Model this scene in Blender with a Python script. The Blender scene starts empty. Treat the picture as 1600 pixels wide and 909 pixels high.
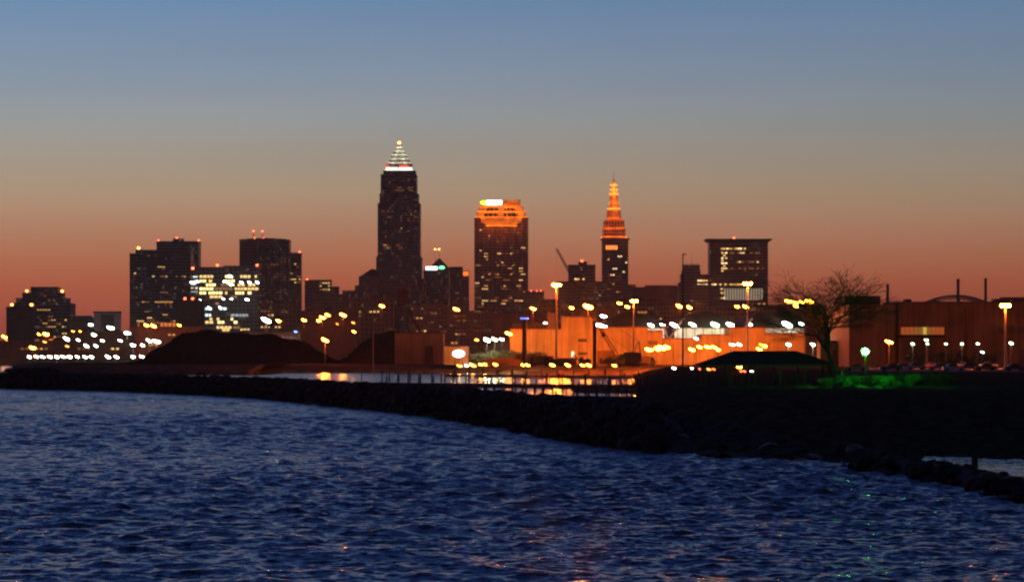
import bpy, bmesh, math, random
import numpy as np
from mathutils import Vector, Matrix

S = bpy.context.scene
COL = S.collection
random.seed(7)
F = 4444.4          # focal length in photo pixels (100 mm on 36 mm, 1600 px)
HZ = 556.0          # horizon row in the photo
EYE = 6.0
HAZE = 0.000024   # evening haze density per metre

# ------------------------------------------------------------------ camera
cam = bpy.data.objects.new("camera", bpy.data.cameras.new("camera"))
COL.objects.link(cam)
cam.location = (0, 0, EYE)
cam.rotation_euler = (math.radians(90), 0, 0)
cam.data.lens = 100
cam.data.sensor_width = 36
cam.data.shift_y = (HZ - 454.5) / 1600
cam.data.clip_start = 0.5
cam.data.clip_end = 90000
cam.data.dof.use_dof = True
cam.data.dof.focus_distance = 75
cam.data.dof.aperture_fstop = 3.6
S.camera = cam

# ------------------------------------------------------------------ view
S.view_settings.view_transform = 'Standard'
S.view_settings.look = 'None'
S.view_settings.exposure = 0
S.view_settings.gamma = 1
S.view_settings.use_curve_mapping = False
S.render.engine = 'CYCLES'
S.cycles.use_denoising = True
S.cycles.max_bounces = 5
S.cycles.diffuse_bounces = 2
S.cycles.glossy_bounces = 3
S.cycles.volume_bounces = 0
S.cycles.sample_clamp_indirect = 4
S.cycles.filter_width = 2.1

# ------------------------------------------------------------------ world: afterglow ahead, deep blue overhead; unseen low sky behind tinted rose to warm tower fronts
def ramp_fill(node, stops):
    el = node.color_ramp.elements
    while len(el) > 1:
        el.remove(el[-1])
    el[0].position = stops[0][0]; el[0].color = (*stops[0][1], 1)
    for p, c in stops[1:]:
        e = el.new(p); e.color = (*c, 1)
    node.color_ramp.interpolation = 'EASE' if False else 'LINEAR'

def lin(r, g, b):
    f = lambda v: ((v / 255 + .055) / 1.055) ** 2.4 if v > 10 else v / 255 / 12.92
    return (f(r), f(g), f(b))

world = bpy.data.worlds.new("World")
S.world = world
world.use_nodes = True
nt = world.node_tree
nt.nodes.clear()
N = nt.nodes.new
tc = N("ShaderNodeTexCoord")
sep = N("ShaderNodeSeparateXYZ"); nt.links.new(tc.outputs["Generated"], sep.inputs[0])
mx = N("ShaderNodeMath"); mx.operation = 'MAXIMUM'; mx.inputs[1].default_value = 0
nt.links.new(sep.outputs["Z"], mx.inputs[0])
sq = N("ShaderNodeMath"); sq.operation = 'SQRT'; nt.links.new(mx.outputs[0], sq.inputs[0])
east = N("ShaderNodeValToRGB"); west = N("ShaderNodeValToRGB")
def zpos(y): return math.sqrt(max(0, (HZ - y) / F))
ramp_fill(east, [
    (0.0, lin(124, 52, 40)), (zpos(500), lin(158, 72, 50)), (zpos(440), lin(180, 95, 62)), (zpos(400), lin(184, 115, 81)),
    (zpos(350), lin(181, 134, 104)), (zpos(300), lin(175, 149, 122)), (zpos(240), lin(162, 153, 140)),
    (zpos(180), lin(148, 154, 157)), (zpos(110), lin(132, 149, 168)), (zpos(0), lin(108, 140, 176)),
    (0.42, lin(58, 88, 144)), (0.52, lin(40, 66, 130)), (0.7, lin(36, 58, 116)), (1.0, lin(28, 44, 88))])
ramp_fill(west, [(0.0, lin(62, 44, 46)), (0.3, lin(64, 46, 50)), (0.5, lin(44, 42, 58)), (0.75, lin(30, 40, 74)), (1.0, lin(26, 42, 88))])
nt.links.new(sq.outputs[0], east.inputs[0]); nt.links.new(sq.outputs[0], west.inputs[0])
az = N("ShaderNodeMapRange"); az.inputs["From Min"].default_value = -0.5; az.inputs["From Max"].default_value = 0.8
az.interpolation_type = 'SMOOTHSTEP'
nt.links.new(sep.outputs["Y"], az.inputs["Value"])
mixc = N("ShaderNodeMix"); mixc.data_type = 'RGBA'
nt.links.new(az.outputs[0], mixc.inputs["Factor"])
nt.links.new(west.outputs[0], mixc.inputs[6]); nt.links.new(east.outputs[0], mixc.inputs[7])
bg = N("ShaderNodeBackground"); bg.inputs[1].default_value = 1.0
side = N("ShaderNodeMapRange"); side.inputs["From Min"].default_value = -.2; side.inputs["From Max"].default_value = .2
side.inputs["To Min"].default_value = 1.06; side.inputs["To Max"].default_value = .80
nt.links.new(sep.outputs["X"], side.inputs["Value"])
# thin uneven veils of high haze, stretched along the horizon
vm = N("ShaderNodeMapping"); vm.inputs["Scale"].default_value = (2.2, 2.2, 26); nt.links.new(tc.outputs["Generated"], vm.inputs[0])
vn = N("ShaderNodeTexNoise"); vn.inputs["Scale"].default_value = 2.0; vn.inputs["Detail"].default_value = 3; nt.links.new(vm.outputs[0], vn.inputs["Vector"])
vr = N("ShaderNodeMapRange"); vr.inputs["From Min"].default_value = .25; vr.inputs["From Max"].default_value = .75
vr.inputs["To Min"].default_value = .955; vr.inputs["To Max"].default_value = 1.045; nt.links.new(vn.outputs["Fac"], vr.inputs["Value"])
vx = N("ShaderNodeMath"); vx.operation = 'MULTIPLY'; nt.links.new(side.outputs[0], vx.inputs[0]); nt.links.new(vr.outputs[0], vx.inputs[1])
sc_ = N("ShaderNodeVectorMath"); sc_.operation = 'SCALE'
nt.links.new(mixc.outputs[2], sc_.inputs[0]); nt.links.new(vx.outputs[0], sc_.inputs["Scale"])
nt.links.new(sc_.outputs[0], bg.inputs[0])
sky = N("ShaderNodeTexSky"); sky.sky_type = 'NISHITA'; sky.sun_disc = False
sky.sun_elevation = math.radians(-4); sky.sun_rotation = math.radians(0)
bg2 = N("ShaderNodeBackground"); bg2.inputs[1].default_value = 0.01
nt.links.new(sky.outputs[0], bg2.inputs[0])
addw = N("ShaderNodeAddShader")
nt.links.new(bg.outputs[0], addw.inputs[0]); nt.links.new(bg2.outputs[0], addw.inputs[1])
wo = N("ShaderNodeOutputWorld"); nt.links.new(addw.outputs[0], wo.inputs[0])

# ------------------------------------------------------------------ helpers
def W(px, py, d):
    return Vector(((px - 800) / F * d, d, EYE + (HZ - py) / F * d))
def X(px, d): return (px - 800) / F * d
def Z(py, d): return EYE + (HZ - py) / F * d

MATS = {}
def mat(name, col, rough=.8, metal=0.0, var=.25, scale=.4, spec=.5):
    if name in MATS: return MATS[name]
    m = bpy.data.materials.new(name); m.use_nodes = True
    t = m.node_tree; b = t.nodes["Principled BSDF"]
    b.inputs["Roughness"].default_value = rough; b.inputs["Metallic"].default_value = metal
    b.inputs["Specular IOR Level"].default_value = spec
    c = t.nodes.new("ShaderNodeTexCoord"); n = t.nodes.new("ShaderNodeTexNoise")
    n.inputs["Scale"].default_value = scale; n.inputs["Detail"].default_value = 6
    t.links.new(c.outputs["Object"], n.inputs["Vector"])
    r = t.nodes.new("ShaderNodeMapRange")
    r.inputs["From Min"].default_value = .3; r.inputs["From Max"].default_value = .7
    r.inputs["To Min"].default_value = 1 - var; r.inputs["To Max"].default_value = 1 + var
    t.links.new(n.outputs["Fac"], r.inputs["Value"])
    v = t.nodes.new("ShaderNodeVectorMath"); v.operation = 'SCALE'
    v.inputs[0].default_value = col
    t.links.new(r.outputs[0], v.inputs["Scale"])
    t.links.new(v.outputs[0], b.inputs["Base Color"])
    MATS[name] = m
    return m

def emis(name, col, s):
    if name in MATS: return MATS[name]
    m = bpy.data.materials.new(name); m.use_nodes = True
    t = m.node_tree; b = t.nodes["Principled BSDF"]
    b.inputs["Base Color"].default_value = (.3, .3, .3, 1)
    b.inputs["Emission Color"].default_value = (*col, 1)
    b.inputs["Emission Strength"].default_value = s
    MATS[name] = m
    return m

def facade(name, wall, glass=(.02, .022, .03), bay=3.2, floor=3.9, wfrac=.6, hfrac=.5, faint=.95, fs=.16, fcol=(1, .62, .25)):
    """masonry or metal front with a grid of recessed glass; a few panes have a light left on far inside"""
    if name in MATS: return MATS[name]
    m = bpy.data.materials.new(name); m.use_nodes = True
    t = m.node_tree; L = t.links.new; b = t.nodes["Principled BSDF"]
    def M(op, a=None, c=None, v0=None, v1=None):
        n = t.nodes.new("ShaderNodeMath"); n.operation = op
        if a is not None: L(a, n.inputs[0])
        if c is not None: L(c, n.inputs[1])
        if v0 is not None: n.inputs[0].default_value = v0
        if v1 is not None: n.inputs[1].default_value = v1
        return n.outputs[0]
    c = t.nodes.new("ShaderNodeTexCoord"); s = t.nodes.new("ShaderNodeSeparateXYZ")
    L(c.outputs["Object"], s.inputs[0])
    u = M('DIVIDE', M('ADD', s.outputs[0], s.outputs[1]), v1=bay)
    v = M('DIVIDE', s.outputs[2], v1=floor)
    fu = M('FRACT', u); fv = M('FRACT', v)
    inw = M('MULTIPLY', M('LESS_THAN', fu, v1=wfrac), M('LESS_THAN', fv, v1=hfrac))
    geo = t.nodes.new("ShaderNodeNewGeometry"); sn = t.nodes.new("ShaderNodeSeparateXYZ")
    L(geo.outputs["Normal"], sn.inputs[0])
    inw = M('MULTIPLY', inw, M('LESS_THAN', M('ABSOLUTE', sn.outputs[2]), v1=.5))
    cell = t.nodes.new("ShaderNodeCombineXYZ")
    L(M('FLOOR', u), cell.inputs[0]); L(M('FLOOR', v), cell.inputs[1])
    wn = t.nodes.new("ShaderNodeTexWhiteNoise"); wn.noise_dimensions = '2D'; L(cell.outputs[0], wn.inputs["Vector"])
    nz = t.nodes.new("ShaderNodeTexNoise"); nz.inputs["Scale"].default_value = .08; nz.inputs["Detail"].default_value = 5
    L(c.outputs["Object"], nz.inputs["Vector"])
    mr = t.nodes.new("ShaderNodeMapRange"); mr.inputs["To Min"].default_value = .7; mr.inputs["To Max"].default_value = 1.3
    L(nz.outputs["Fac"], mr.inputs["Value"])
    wc = t.nodes.new("ShaderNodeVectorMath"); wc.operation = 'SCALE'; wc.inputs[0].default_value = wall
    L(mr.outputs[0], wc.inputs["Scale"])
    mc = t.nodes.new("ShaderNodeMix"); mc.data_type = 'RGBA'
    L(inw, mc.inputs["Factor"]); L(wc.outputs[0], mc.inputs[6]); mc.inputs[7].default_value = (*glass, 1)
    L(mc.outputs[2], b.inputs["Base Color"])
    rr = t.nodes.new("ShaderNodeMapRange"); rr.inputs["To Min"].default_value = .85; rr.inputs["To Max"].default_value = .25
    L(inw, rr.inputs["Value"]); L(rr.outputs[0], b.inputs["Roughness"])
    b.inputs["Emission Color"].default_value = (*fcol, 1)
    L(M('MULTIPLY', M('MULTIPLY', inw, M('POWER', wn.outputs["Value"], v1=14)), v1=fs), b.inputs["Emission Strength"])
    MATS[name] = m
    return m

class MB:
    def __init__(s): s.v = []; s.f = []
    def quad(s, a, b, c, d):
        n = len(s.v); s.v += [tuple(a), tuple(b), tuple(c), tuple(d)]; s.f.append((n, n + 1, n + 2, n + 3)); return s
    def poly(s, pts):
        n = len(s.v); s.v += [tuple(p) for p in pts]; s.f.append(tuple(range(n, n + len(pts)))); return s
    def box(s, x0, x1, y0, y1, z0, z1, tx=0, ty=0):
        """box, optionally with its top drawn in by tx, ty"""
        n = len(s.v)
        s.v += [(x0, y0, z0), (x1, y0, z0), (x1, y1, z0), (x0, y1, z0),
                (x0 + tx, y0 + ty, z1), (x1 - tx, y0 + ty, z1), (x1 - tx, y1 - ty, z1), (x0 + tx, y1 - ty, z1)]
        for q in ((0, 3, 2, 1), (4, 5, 6, 7), (0, 1, 5, 4), (1, 2, 6, 5), (2, 3, 7, 6), (3, 0, 4, 7)):
            s.f.append(tuple(n + i for i in q))
        return s
    def cbox(s, cx, cy, z0, w, dp, h, tx=0, ty=0):
        return s.box(cx - w / 2, cx + w / 2, cy - dp / 2, cy + dp / 2, z0, z0 + h, tx, ty)
    def ring(s, w, dp, t, z0, z1, cx=0, cy=0):
        """a hollow rectangular frame: parapet, cornice or lamp strip"""
        s.box(cx - w / 2, cx + w / 2, cy - dp / 2, cy - dp / 2 + t, z0, z1)
        s.box(cx - w / 2, cx + w / 2, cy + dp / 2 - t, cy + dp / 2, z0, z1)
        s.box(cx - w / 2, cx - w / 2 + t, cy - dp / 2 + t, cy + dp / 2 - t, z0, z1)
        s.box(cx + w / 2 - t, cx + w / 2, cy - dp / 2 + t, cy + dp / 2 - t, z0, z1)
        return s
    def tube(s, p0, p1, r0, r1=None, n=6, cap=True):
        r1 = r0 if r1 is None else r1
        p0 = Vector(p0); p1 = Vector(p1); a = (p1 - p0)
        if a.length < 1e-6: return s
        a.normalize()
        u = a.orthogonal().normalized(); w = a.cross(u)
        k = len(s.v)
        for p, r in ((p0, r0), (p1, r1)):
            for i in range(n):
                t = 2 * math.pi * i / n
                s.v.append(tuple(p + (u * math.cos(t) + w * math.sin(t)) * r))
        for i in range(n):
            j = (i + 1) % n
            s.f.append((k + i, k + j, k + n + j, k + n + i))
        if cap:
            s.f.append(tuple(k + n - 1 - i for i in range(n))); s.f.append(tuple(k + n + i for i in range(n)))
        return s
    def ball(s, c, rx, ry=None, rz=None, nu=10, nv=6):
        ry = rx if ry is None else ry; rz = rx if rz is None else rz
        k = len(s.v); c = Vector(c)
        s.v.append(tuple(c - Vector((0, 0, rz))))
        for j in range(1, nv):
            t = math.pi * j / nv - math.pi / 2
            for i in range(nu):
                a = 2 * math.pi * i / nu
                s.v.append((c.x + rx * math.cos(t) * math.cos(a), c.y + ry * math.cos(t) * math.sin(a), c.z + rz * math.sin(t)))
        s.v.append(tuple(c + Vector((0, 0, rz)))); e = len(s.v) - 1
        for i in range(nu):
            s.f.append((k, k + 1 + (i + 1) % nu, k + 1 + i))
            s.f.append((e, e - nu + i, e - nu + (i + 1) % nu))
        for j in range(nv - 2):
            for i in range(nu):
                a = k + 1 + j * nu + i; b = k + 1 + j * nu + (i + 1) % nu
                s.f.append((a, b, b + nu, a + nu))
        return s
    def prism(s, pts, y0, y1):
        """outline in x,z pushed from y0 to y1"""
        n = len(pts); k = len(s.v)
        s.v += [(x, y0, z) for x, z in pts] + [(x, y1, z) for x, z in pts]
        s.f.append(tuple(k + i for i in range(n))); s.f.append(tuple(k + 2 * n - 1 - i for i in range(n)))
        for i in range(n):
            j = (i + 1) % n
            s.f.append((k + j, k + i, k + n + i, k + n + j))
        return s
    def mesh(s, name, m, smooth=False):
        me = bpy.data.meshes.new(name); me.from_pydata(s.v, [], s.f)
        if m: me.materials.append(m)
        if smooth:
            me.polygons.foreach_set("use_smooth", [True] * len(me.polygons))
        me.update()
        return me
    def build(s, name, m, parent=None, loc=(0, 0, 0), smooth=False):
        return obj(name, s.mesh(name, m, smooth), parent, loc)

def obj(name, me, parent=None, loc=(0, 0, 0)):
    o = bpy.data.objects.new(name, me); COL.objects.link(o)
    o.location = loc
    if parent: o.parent = parent
    return o
def tag(o, label, cat, group=None):
    o["label"] = label; o["category"] = cat
    if group: o["group"] = group
    return o
def thing(name, label, cat, loc, rz=0, group=None):
    o = bpy.data.objects.new(name, None); COL.objects.link(o)
    o.empty_display_size = .5
    o.location = loc; o.rotation_euler = (0, 0, rz)
    return tag(o, label, cat, group)
def struct(o, kind="structure"):
    o["kind"] = kind; return o
def copy_tree(o, parent=None):
    c = o.copy(); COL.objects.link(c)
    if parent: c.parent = parent
    for ch in list(o.children): copy_tree(ch, c)
    return c
def lamp_light(parent, loc, col, power, kind='POINT', radius=.5, rot=None, spot=2.6, name="light"):
    l = bpy.data.lights.new(name, kind); l.energy = power; l.color = col
    l.shadow_soft_size = radius
    if kind == 'SPOT': l.spot_size = spot; l.spot_blend = .6
    o = bpy.data.objects.new(name, l); COL.objects.link(o); o.location = loc
    if rot: o.rotation_euler = rot
    if parent: o.parent = parent
    return o
def wash(root, ox, w, dp, z, col, power, off=7):
    """floodlights standing on the ledge, one pair before each face"""
    for sx in (-.28, .28): lamp_light(root, (ox + sx * w, -dp / 2 - off, z + 1), col, power, radius=.6, name="floodlight")
    for sx in (-1, 1): lamp_light(root, (ox + sx * (w / 2 + off), 0, z + 1), col, power, radius=.6, name="floodlight")
ORD = "first second third fourth fifth sixth seventh eighth ninth tenth eleventh twelfth thirteenth fourteenth fifteenth sixteenth seventeenth eighteenth nineteenth twentieth".split()

SODIUM = (1, .40, .07); WHITE = (1, .93, .72); COOL = (.85, 1, .95); GREENISH = (.75, 1, .62); RED = (1, .06, .02)
SOD_L = (1, .13, .006)

# ------------------------------------------------------------------ lake
wl_px = np.array([-700, -300, 0, 200, 400, 600, 700, 800, 900, 1000, 1100, 1200, 1330, 1400, 1500, 1600, 1800, 2400])
wl_py = np.array([596, 600, 607, 612, 622, 642, 655, 672, 690, 704, 713, 722, 735, 742, 760, 783, 815, 860])
def wl_d(px): return EYE * F / (np.interp(px, wl_px, wl_py) - HZ)

rng = np.random.default_rng(3)
NW = 110
lam = np.exp(rng.uniform(math.log(.3), math.log(2.8), NW))
ang = rng.normal(-math.pi / 2 - .35, .95, NW)
steep = .042 * rng.uniform(.6, 1.3, NW) * np.where(lam > 4, .7, 1)
lam[:16] = np.exp(rng.uniform(math.log(2.5), math.log(11), 16)); steep[:16] *= .7
kk = 2 * math.pi / lam
amp = steep / kk
ph = rng.uniform(0, 2 * math.pi, NW)
def waves(x, y, spacing):
    z = np.zeros_like(x); dx = np.zeros_like(x); dy = np.zeros_like(x)
    gust = .75 + .25 * np.sin(x * .045 + 1.3 * np.sin(y * .021)) * np.sin(y * .037 + 2)
    for i in range(NW):
        fade = np.clip((lam[i] / spacing - 2.0) / 2.0, 0, 1)
        a = amp[i] * fade * gust
        cx, cy = math.cos(ang[i]), math.sin(ang[i])
        t = kk[i] * (cx * x + cy * y) + ph[i]
        z += a * np.sin(t)
        dx += a * 1.0 * cx * np.cos(t); dy += a * 1.0 * cy * np.cos(t)
    return x + dx, y + dy, z

def grid_object(name, P, m, smooth=True):
    r, c, _ = P.shape
    me = bpy.data.meshes.new(name)
    me.vertices.add(r * c); me.vertices.foreach_set("co", P.reshape(-1).astype(np.float32))
    i = np.arange(r * c).reshape(r, c)
    q = np.stack([i[:-1, :-1], i[:-1, 1:], i[1:, 1:], i[1:, :-1]], -1).reshape(-1, 4)
    n = len(q)
    me.loops.add(n * 4); me.loops.foreach_set("vertex_index", q.reshape(-1).astype(np.int32))
    me.polygons.add(n); me.polygons.foreach_set("loop_start", np.arange(0, n * 4, 4, dtype=np.int32))
    try: me.polygons.foreach_set("loop_total", np.full(n, 4, dtype=np.int32))
    except Exception: pass
    me.update(calc_edges=True)
    me.polygons.foreach_set("use_smooth", np.full(n, smooth))
    me.materials.append(m); me.update()
    return obj(name, me)

def water_mat(name, deep, rough, tilt, sc, stretch=1.0):
    """deep water; small ripples tilt the surface normal, stronger in the gusts"""
    m = bpy.data.materials.new(name); m.use_nodes = True
    t = m.node_tree; L = t.links.new; b = t.nodes["Principled BSDF"]
    b.inputs["Base Color"].default_value = (*deep, 1); b.inputs["Roughness"].default_value = rough
    b.inputs["IOR"].default_value = 1.333
    c = t.nodes.new("ShaderNodeTexCoord"); mp = t.nodes.new("ShaderNodeMapping")
    mp.inputs["Scale"].default_value = (1, stretch, 1); mp.inputs["Rotation"].default_value = (0, 0, .3)
    L(c.outputs["Object"], mp.inputs[0])
    n = t.nodes.new("ShaderNodeTexNoise"); n.inputs["Scale"].default_value = sc; n.inputs["Detail"].default_value = 4
    n.inputs["Roughness"].default_value = .6
    L(mp.outputs[0], n.inputs["Vector"])
    g = t.nodes.new("ShaderNodeTexNoise"); g.inputs["Scale"].default_value = .16; g.inputs["Detail"].default_value = 4
    L(mp.outputs[0], g.inputs["Vector"])
    gr = t.nodes.new("ShaderNodeMapRange"); gr.inputs["From Min"].default_value = .3; gr.inputs["From Max"].default_value = .7
    gr.inputs["To Min"].default_value = tilt * .65; gr.inputs["To Max"].default_value = tilt * 1.35; L(g.outputs["Fac"], gr.inputs["Value"])
    sb = t.nodes.new("ShaderNodeVectorMath"); sb.operation = 'SUBTRACT'; sb.inputs[1].default_value = (.5, .5, .5); L(n.outputs["Color"], sb.inputs[0])
    fl = t.nodes.new("ShaderNodeVectorMath"); fl.operation = 'MULTIPLY'; fl.inputs[1].default_value = (1, 1, 0); L(sb.outputs[0], fl.inputs[0])
    sl = t.nodes.new("ShaderNodeVectorMath"); sl.operation = 'SCALE'; L(fl.outputs[0], sl.inputs[0]); L(gr.outputs[0], sl.inputs["Scale"])
    ge = t.nodes.new("ShaderNodeNewGeometry")
    ad = t.nodes.new("ShaderNodeVectorMath"); ad.operation = 'ADD'; L(ge.outputs["Normal"], ad.inputs[0]); L(sl.outputs[0], ad.inputs[1])
    no = t.nodes.new("ShaderNodeVectorMath"); no.operation = 'NORMALIZE'; L(ad.outputs[0], no.inputs[0]); L(no.outputs[0], b.inputs["Normal"])
    return m
m_lake = water_mat("lake_water", (.004, .009, .030), .19, 1.35, 3.6, .8)
m_harb = water_mat("harbour_water", (.004, .008, .018), .14, 1.0, 1.5, .7)

rows, cols = 1300, 1000
us = np.linspace(-.27, .27, cols); tt = np.linspace(0, 1, rows)
dmax = wl_d(us * F + 800) + 5
dd = 42 * (dmax[None, :] / 42) ** tt[:, None]
sp = dd * (np.log(dmax / 42)[None, :] / rows)
wx, wy, wz = waves(us[None, :] * dd, dd, np.maximum(sp, .05))
lake = grid_object("lake", np.stack([wx, wy, wz], -1), m_lake)
struct(lake)
far = MB(); far.quad((-8000, -2500, -1.6), (8000, -2500, -1.6), (8000, 8500, -1.6), (-8000, 8500, -1.6))
struct(far.build("open_water", m_harb))
# calm water behind the breakwater
us2 = np.linspace(-.27, .36, 60); t2 = np.linspace(0, 1, 12)
d0 = wl_d(us2 * F + 800) + 2
dd2 = d0[None, :] + (2000 - d0[None, :]) * t2[:, None]
struct(grid_object("harbour_water", np.stack([us2[None, :] * dd2, dd2, np.zeros_like(dd2)], -1), m_harb))

# ------------------------------------------------------------------ ground
def ground_mat(name, c1, c2, scale, rough=.95, bump=.0):
    m = bpy.data.materials.new(name); m.use_nodes = True
    t = m.node_tree; b = t.nodes["Principled BSDF"]; b.inputs["Roughness"].default_value = rough
    b.inputs["Specular IOR Level"].default_value = 0
    c = t.nodes.new("ShaderNodeTexCoord"); n = t.nodes.new("ShaderNodeTexNoise"); n.inputs["Scale"].default_value = scale
    n.inputs["Detail"].default_value = 8; t.links.new(c.outputs["Object"], n.inputs["Vector"])
    r = t.nodes.new("ShaderNodeValToRGB"); ramp_fill(r, [(.35, c1), (.65, c2)])
    t.links.new(n.outputs["Fac"], r.inputs[0]); t.links.new(r.outputs[0], b.inputs["Base Color"])
    if bump:
        bp = t.nodes.new("ShaderNodeBump"); bp.inputs["Distance"].default_value = bump
        t.links.new(n.outputs["Fac"], bp.inputs["Height"]); t.links.new(bp.outputs[0], b.inputs["Normal"])
    return m
m_grass = ground_mat("winter_grass", (.030, .028, .016), (.07, .058, .034), .8, bump=.25)
m_lot = ground_mat("yard_dirt", (.035, .028, .02), (.07, .055, .04), .15)
m_bank = ground_mat("dry_bank", (.06, .042, .025), (.13, .09, .05), .25, bump=.5)

shore = [(-1500, 1777), (16, 1777), (20, 1100), (48, 1000), (90, 950), (150, 945), (155, 900), (285, 890), (390, 880), (398, 985), (560, 992), (700, 985), (880, 930), (1030, 925), (1400, 930), (3200, 940)]
pts = []
for (a, da), (b, db) in zip(shore[:-1], shore[1:]):
    n = max(2, int(abs(b - a) / 8))
    for i in range(n):
        t = i / n; pts.append((a + (b - a) * t, da + (db - da) * t))
pts.append(shore[-1])
prof = [(0, -.8), (3, .5), (18, 1.5), (40, 2.7), (52, 3.0)]
rowsP = []
for off, z in prof:
    rowsP.append([(X(px, d) , d + off + (random.uniform(-3, 3) if 0 < off < 50 else 0), z + random.uniform(-.25, .25) * (off > 0 and off < 50)) for px, d in pts])
g = grid_object("shore_bank", np.array(rowsP), m_bank); struct(g)
rowsG = [[(X(px, d), d + 51, 2.98) for px, d in pts], [(X(px, d), max(2300, d + 60), 3.0) for px, d in pts], [(X(px, 8400), 8400, 3.0) for px, d in pts]]
struct(grid_object("ground", np.array(rowsG), m_lot, False))

cp = MB(); cp.poly([(X(1325, 560), 560, 2.935), (X(1720, 560), 560, 2.935), (X(1720, 785), 785, 2.935), (X(1325, 785), 785, 2.935)])
struct(cp.build("car_park", ground_mat("lamplit_concrete", (.14, .12, .10), (.24, .21, .17), .3)))  # pale colour painted in to strengthen the mast light on the lot
# the park on the right, banked up from the water
def park_z(px, d, w):
    e = np.clip((d - w) / 58, 0, 1)
    z = -1 + 4.0 * (1 - (1 - e) ** 1.8)
    z = np.where(d > w + 58, 3.0 - np.clip((d - w - 58) / 900, 0, 1) * .3, z)
    side = np.clip((px - 985 - (d < 230) * 0) / 60, 0, 1)
    return -1.2 + (z + 1.2) * side ** .6
bank_px = np.array([900, 1000, 1100, 1200, 1330, 1420, 1520, 1600, 1900, 2600]); bank_py = np.array([700, 706, 713, 720, 726, 719, 723, 727, 742, 762])
def bank_d(px): return EYE * F / (np.interp(px, bank_px, bank_py) - HZ)
pp = np.linspace(960, 2500, 240); tt = np.concatenate([np.linspace(0, 70, 40), np.geomspace(80, 800, 30)])
w0 = bank_d(pp)
D = w0[None, :] + tt[:, None]
Zp = park_z(pp[None, :] + 0 * D, D, w0[None, :] + 0 * D)
bumpz = .18 * np.sin(D * .31 + pp * .05) * np.sin(pp * .11 + D * .13) + rng.normal(0, .06, D.shape)
park = grid_object("park_lawn", np.stack([X(pp[None, :], D), D, Zp + bumpz * (tt[:, None] < 120)], -1), m_grass)
struct(park)

# ------------------------------------------------------------------ breakwater of rocks
m_rock = mat("wet_rock", (.026, .023, .022), .75, spec=.08, var=.5, scale=1.2)
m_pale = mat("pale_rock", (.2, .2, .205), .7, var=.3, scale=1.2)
cl = []
for px in np.linspace(-330, 1200, 130):
    d = float(wl_d(px)); cl.append((X(px, d), d))
cl = np.array(cl)
rowsB = []
bpx = np.linspace(-330, 1200, 130)
tops = np.where((bpx < 92) & (bpx > 10), 3.3, 2.5) * np.interp(bpx, [960, 1080], [1, .0])
for off, fz in ((-.5, -.3), (1.5, .3), (4, .72), (6.2, 1.0), (8.5, 1.0), (11, .7), (14, .2), (17, -.4)):
    rowsB.append([(x + off * .25 + random.uniform(-.4, .4), y + off * 1.0 + random.uniform(-.5, .5), fz * t + random.uniform(-.35, .35)) for (x, y), t in zip(cl, tops)])
# shift across the line rather than only away from the eye
bk = grid_object("breakwater", np.array(rowsB), m_rock, False); struct(bk)

def rock_mesh(i):
    bm = bmesh.new(); bmesh.ops.create_icosphere(bm, subdivisions=2, radius=1)
    r = random.Random(i)
    pl = [(Vector((r.gauss(0, 1), r.gauss(0, 1), r.gauss(0, 1))).normalized(), r.uniform(.55, .85)) for _ in range(9)]
    for v in bm.verts:
        for n, h in pl:
            e = v.co.dot(n) - h
            if e > 0: v.co -= n * e
        v.co *= 1 + r.uniform(-.04, .04)
    me = bpy.data.meshes.new("boulder"); bm.to_mesh(me); bm.free()
    me.materials.append(m_rock); return me
ROCKS = [rock_mesh(i) for i in range(7)]
ROCKP = []
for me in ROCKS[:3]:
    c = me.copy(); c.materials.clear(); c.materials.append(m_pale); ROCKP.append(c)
cands = []
def bw_height(off): return float(np.interp(off, [-.5, 1.5, 4, 6.2, 8.5], [-.3, .3, .72, 1, 1]))
for k in range(4200):
    px = random.uniform(-40, 1030) if random.random() < .66 else random.uniform(1030, 1600)
    d = float(wl_d(px) if px < 1320 else bank_d(px)); off = random.uniform(-1.2, 8.5) if px < 1030 else random.uniform(-1.2, max(3, 26 - (px - 1030) / 460 * 24))
    top = 3.3 if 12 < px < 90 else 2.5
    if px < 1030: z = bw_height(off) * top
    else:
        z = float(park_z(np.array(px), np.array(d + off), bank_d(px)))
    cands.append((px, d + off, z, random.uniform(.35, .95)))
for k in range(140):                     # the low spit at lower right
    px = random.uniform(1330, 1640); d = float(wl_d(px)) + random.uniform(-.5, 9)
    cands.append((px, d, random.uniform(-.1, .6), random.uniform(.25, .6)))
cands.sort(key=lambda c: -c[3] / c[1])
def place_rot(seed):
    r = random.Random(seed); return (r.uniform(-.5, .5), r.uniform(-.5, .5), r.uniform(0, 6.28))
for i, (px, d, z, s) in enumerate(cands[:300]):
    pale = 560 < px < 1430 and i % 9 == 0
    o = obj("boulder", random.choice(ROCKP if pale else ROCKS), None, (X(px, d), d, z))
    o.rotation_euler = place_rot(i); o.scale = (s * random.uniform(.9, 1.5), s, s * random.uniform(.5, .85))
    if pale: tag(o, "pale slab-like rock on the dark stone bank", "rock", "pale rocks in the bank")
    elif z < .65 and px > 1335: tag(o, "dark low rock of the spit at the water's edge, lower right", "rock", "rocks of the low spit")
    else: tag(o, "dark rough boulder piled along the breakwater and bank beside the lake", "rock", "boulders of the breakwater")
vs, fs = [], []
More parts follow.
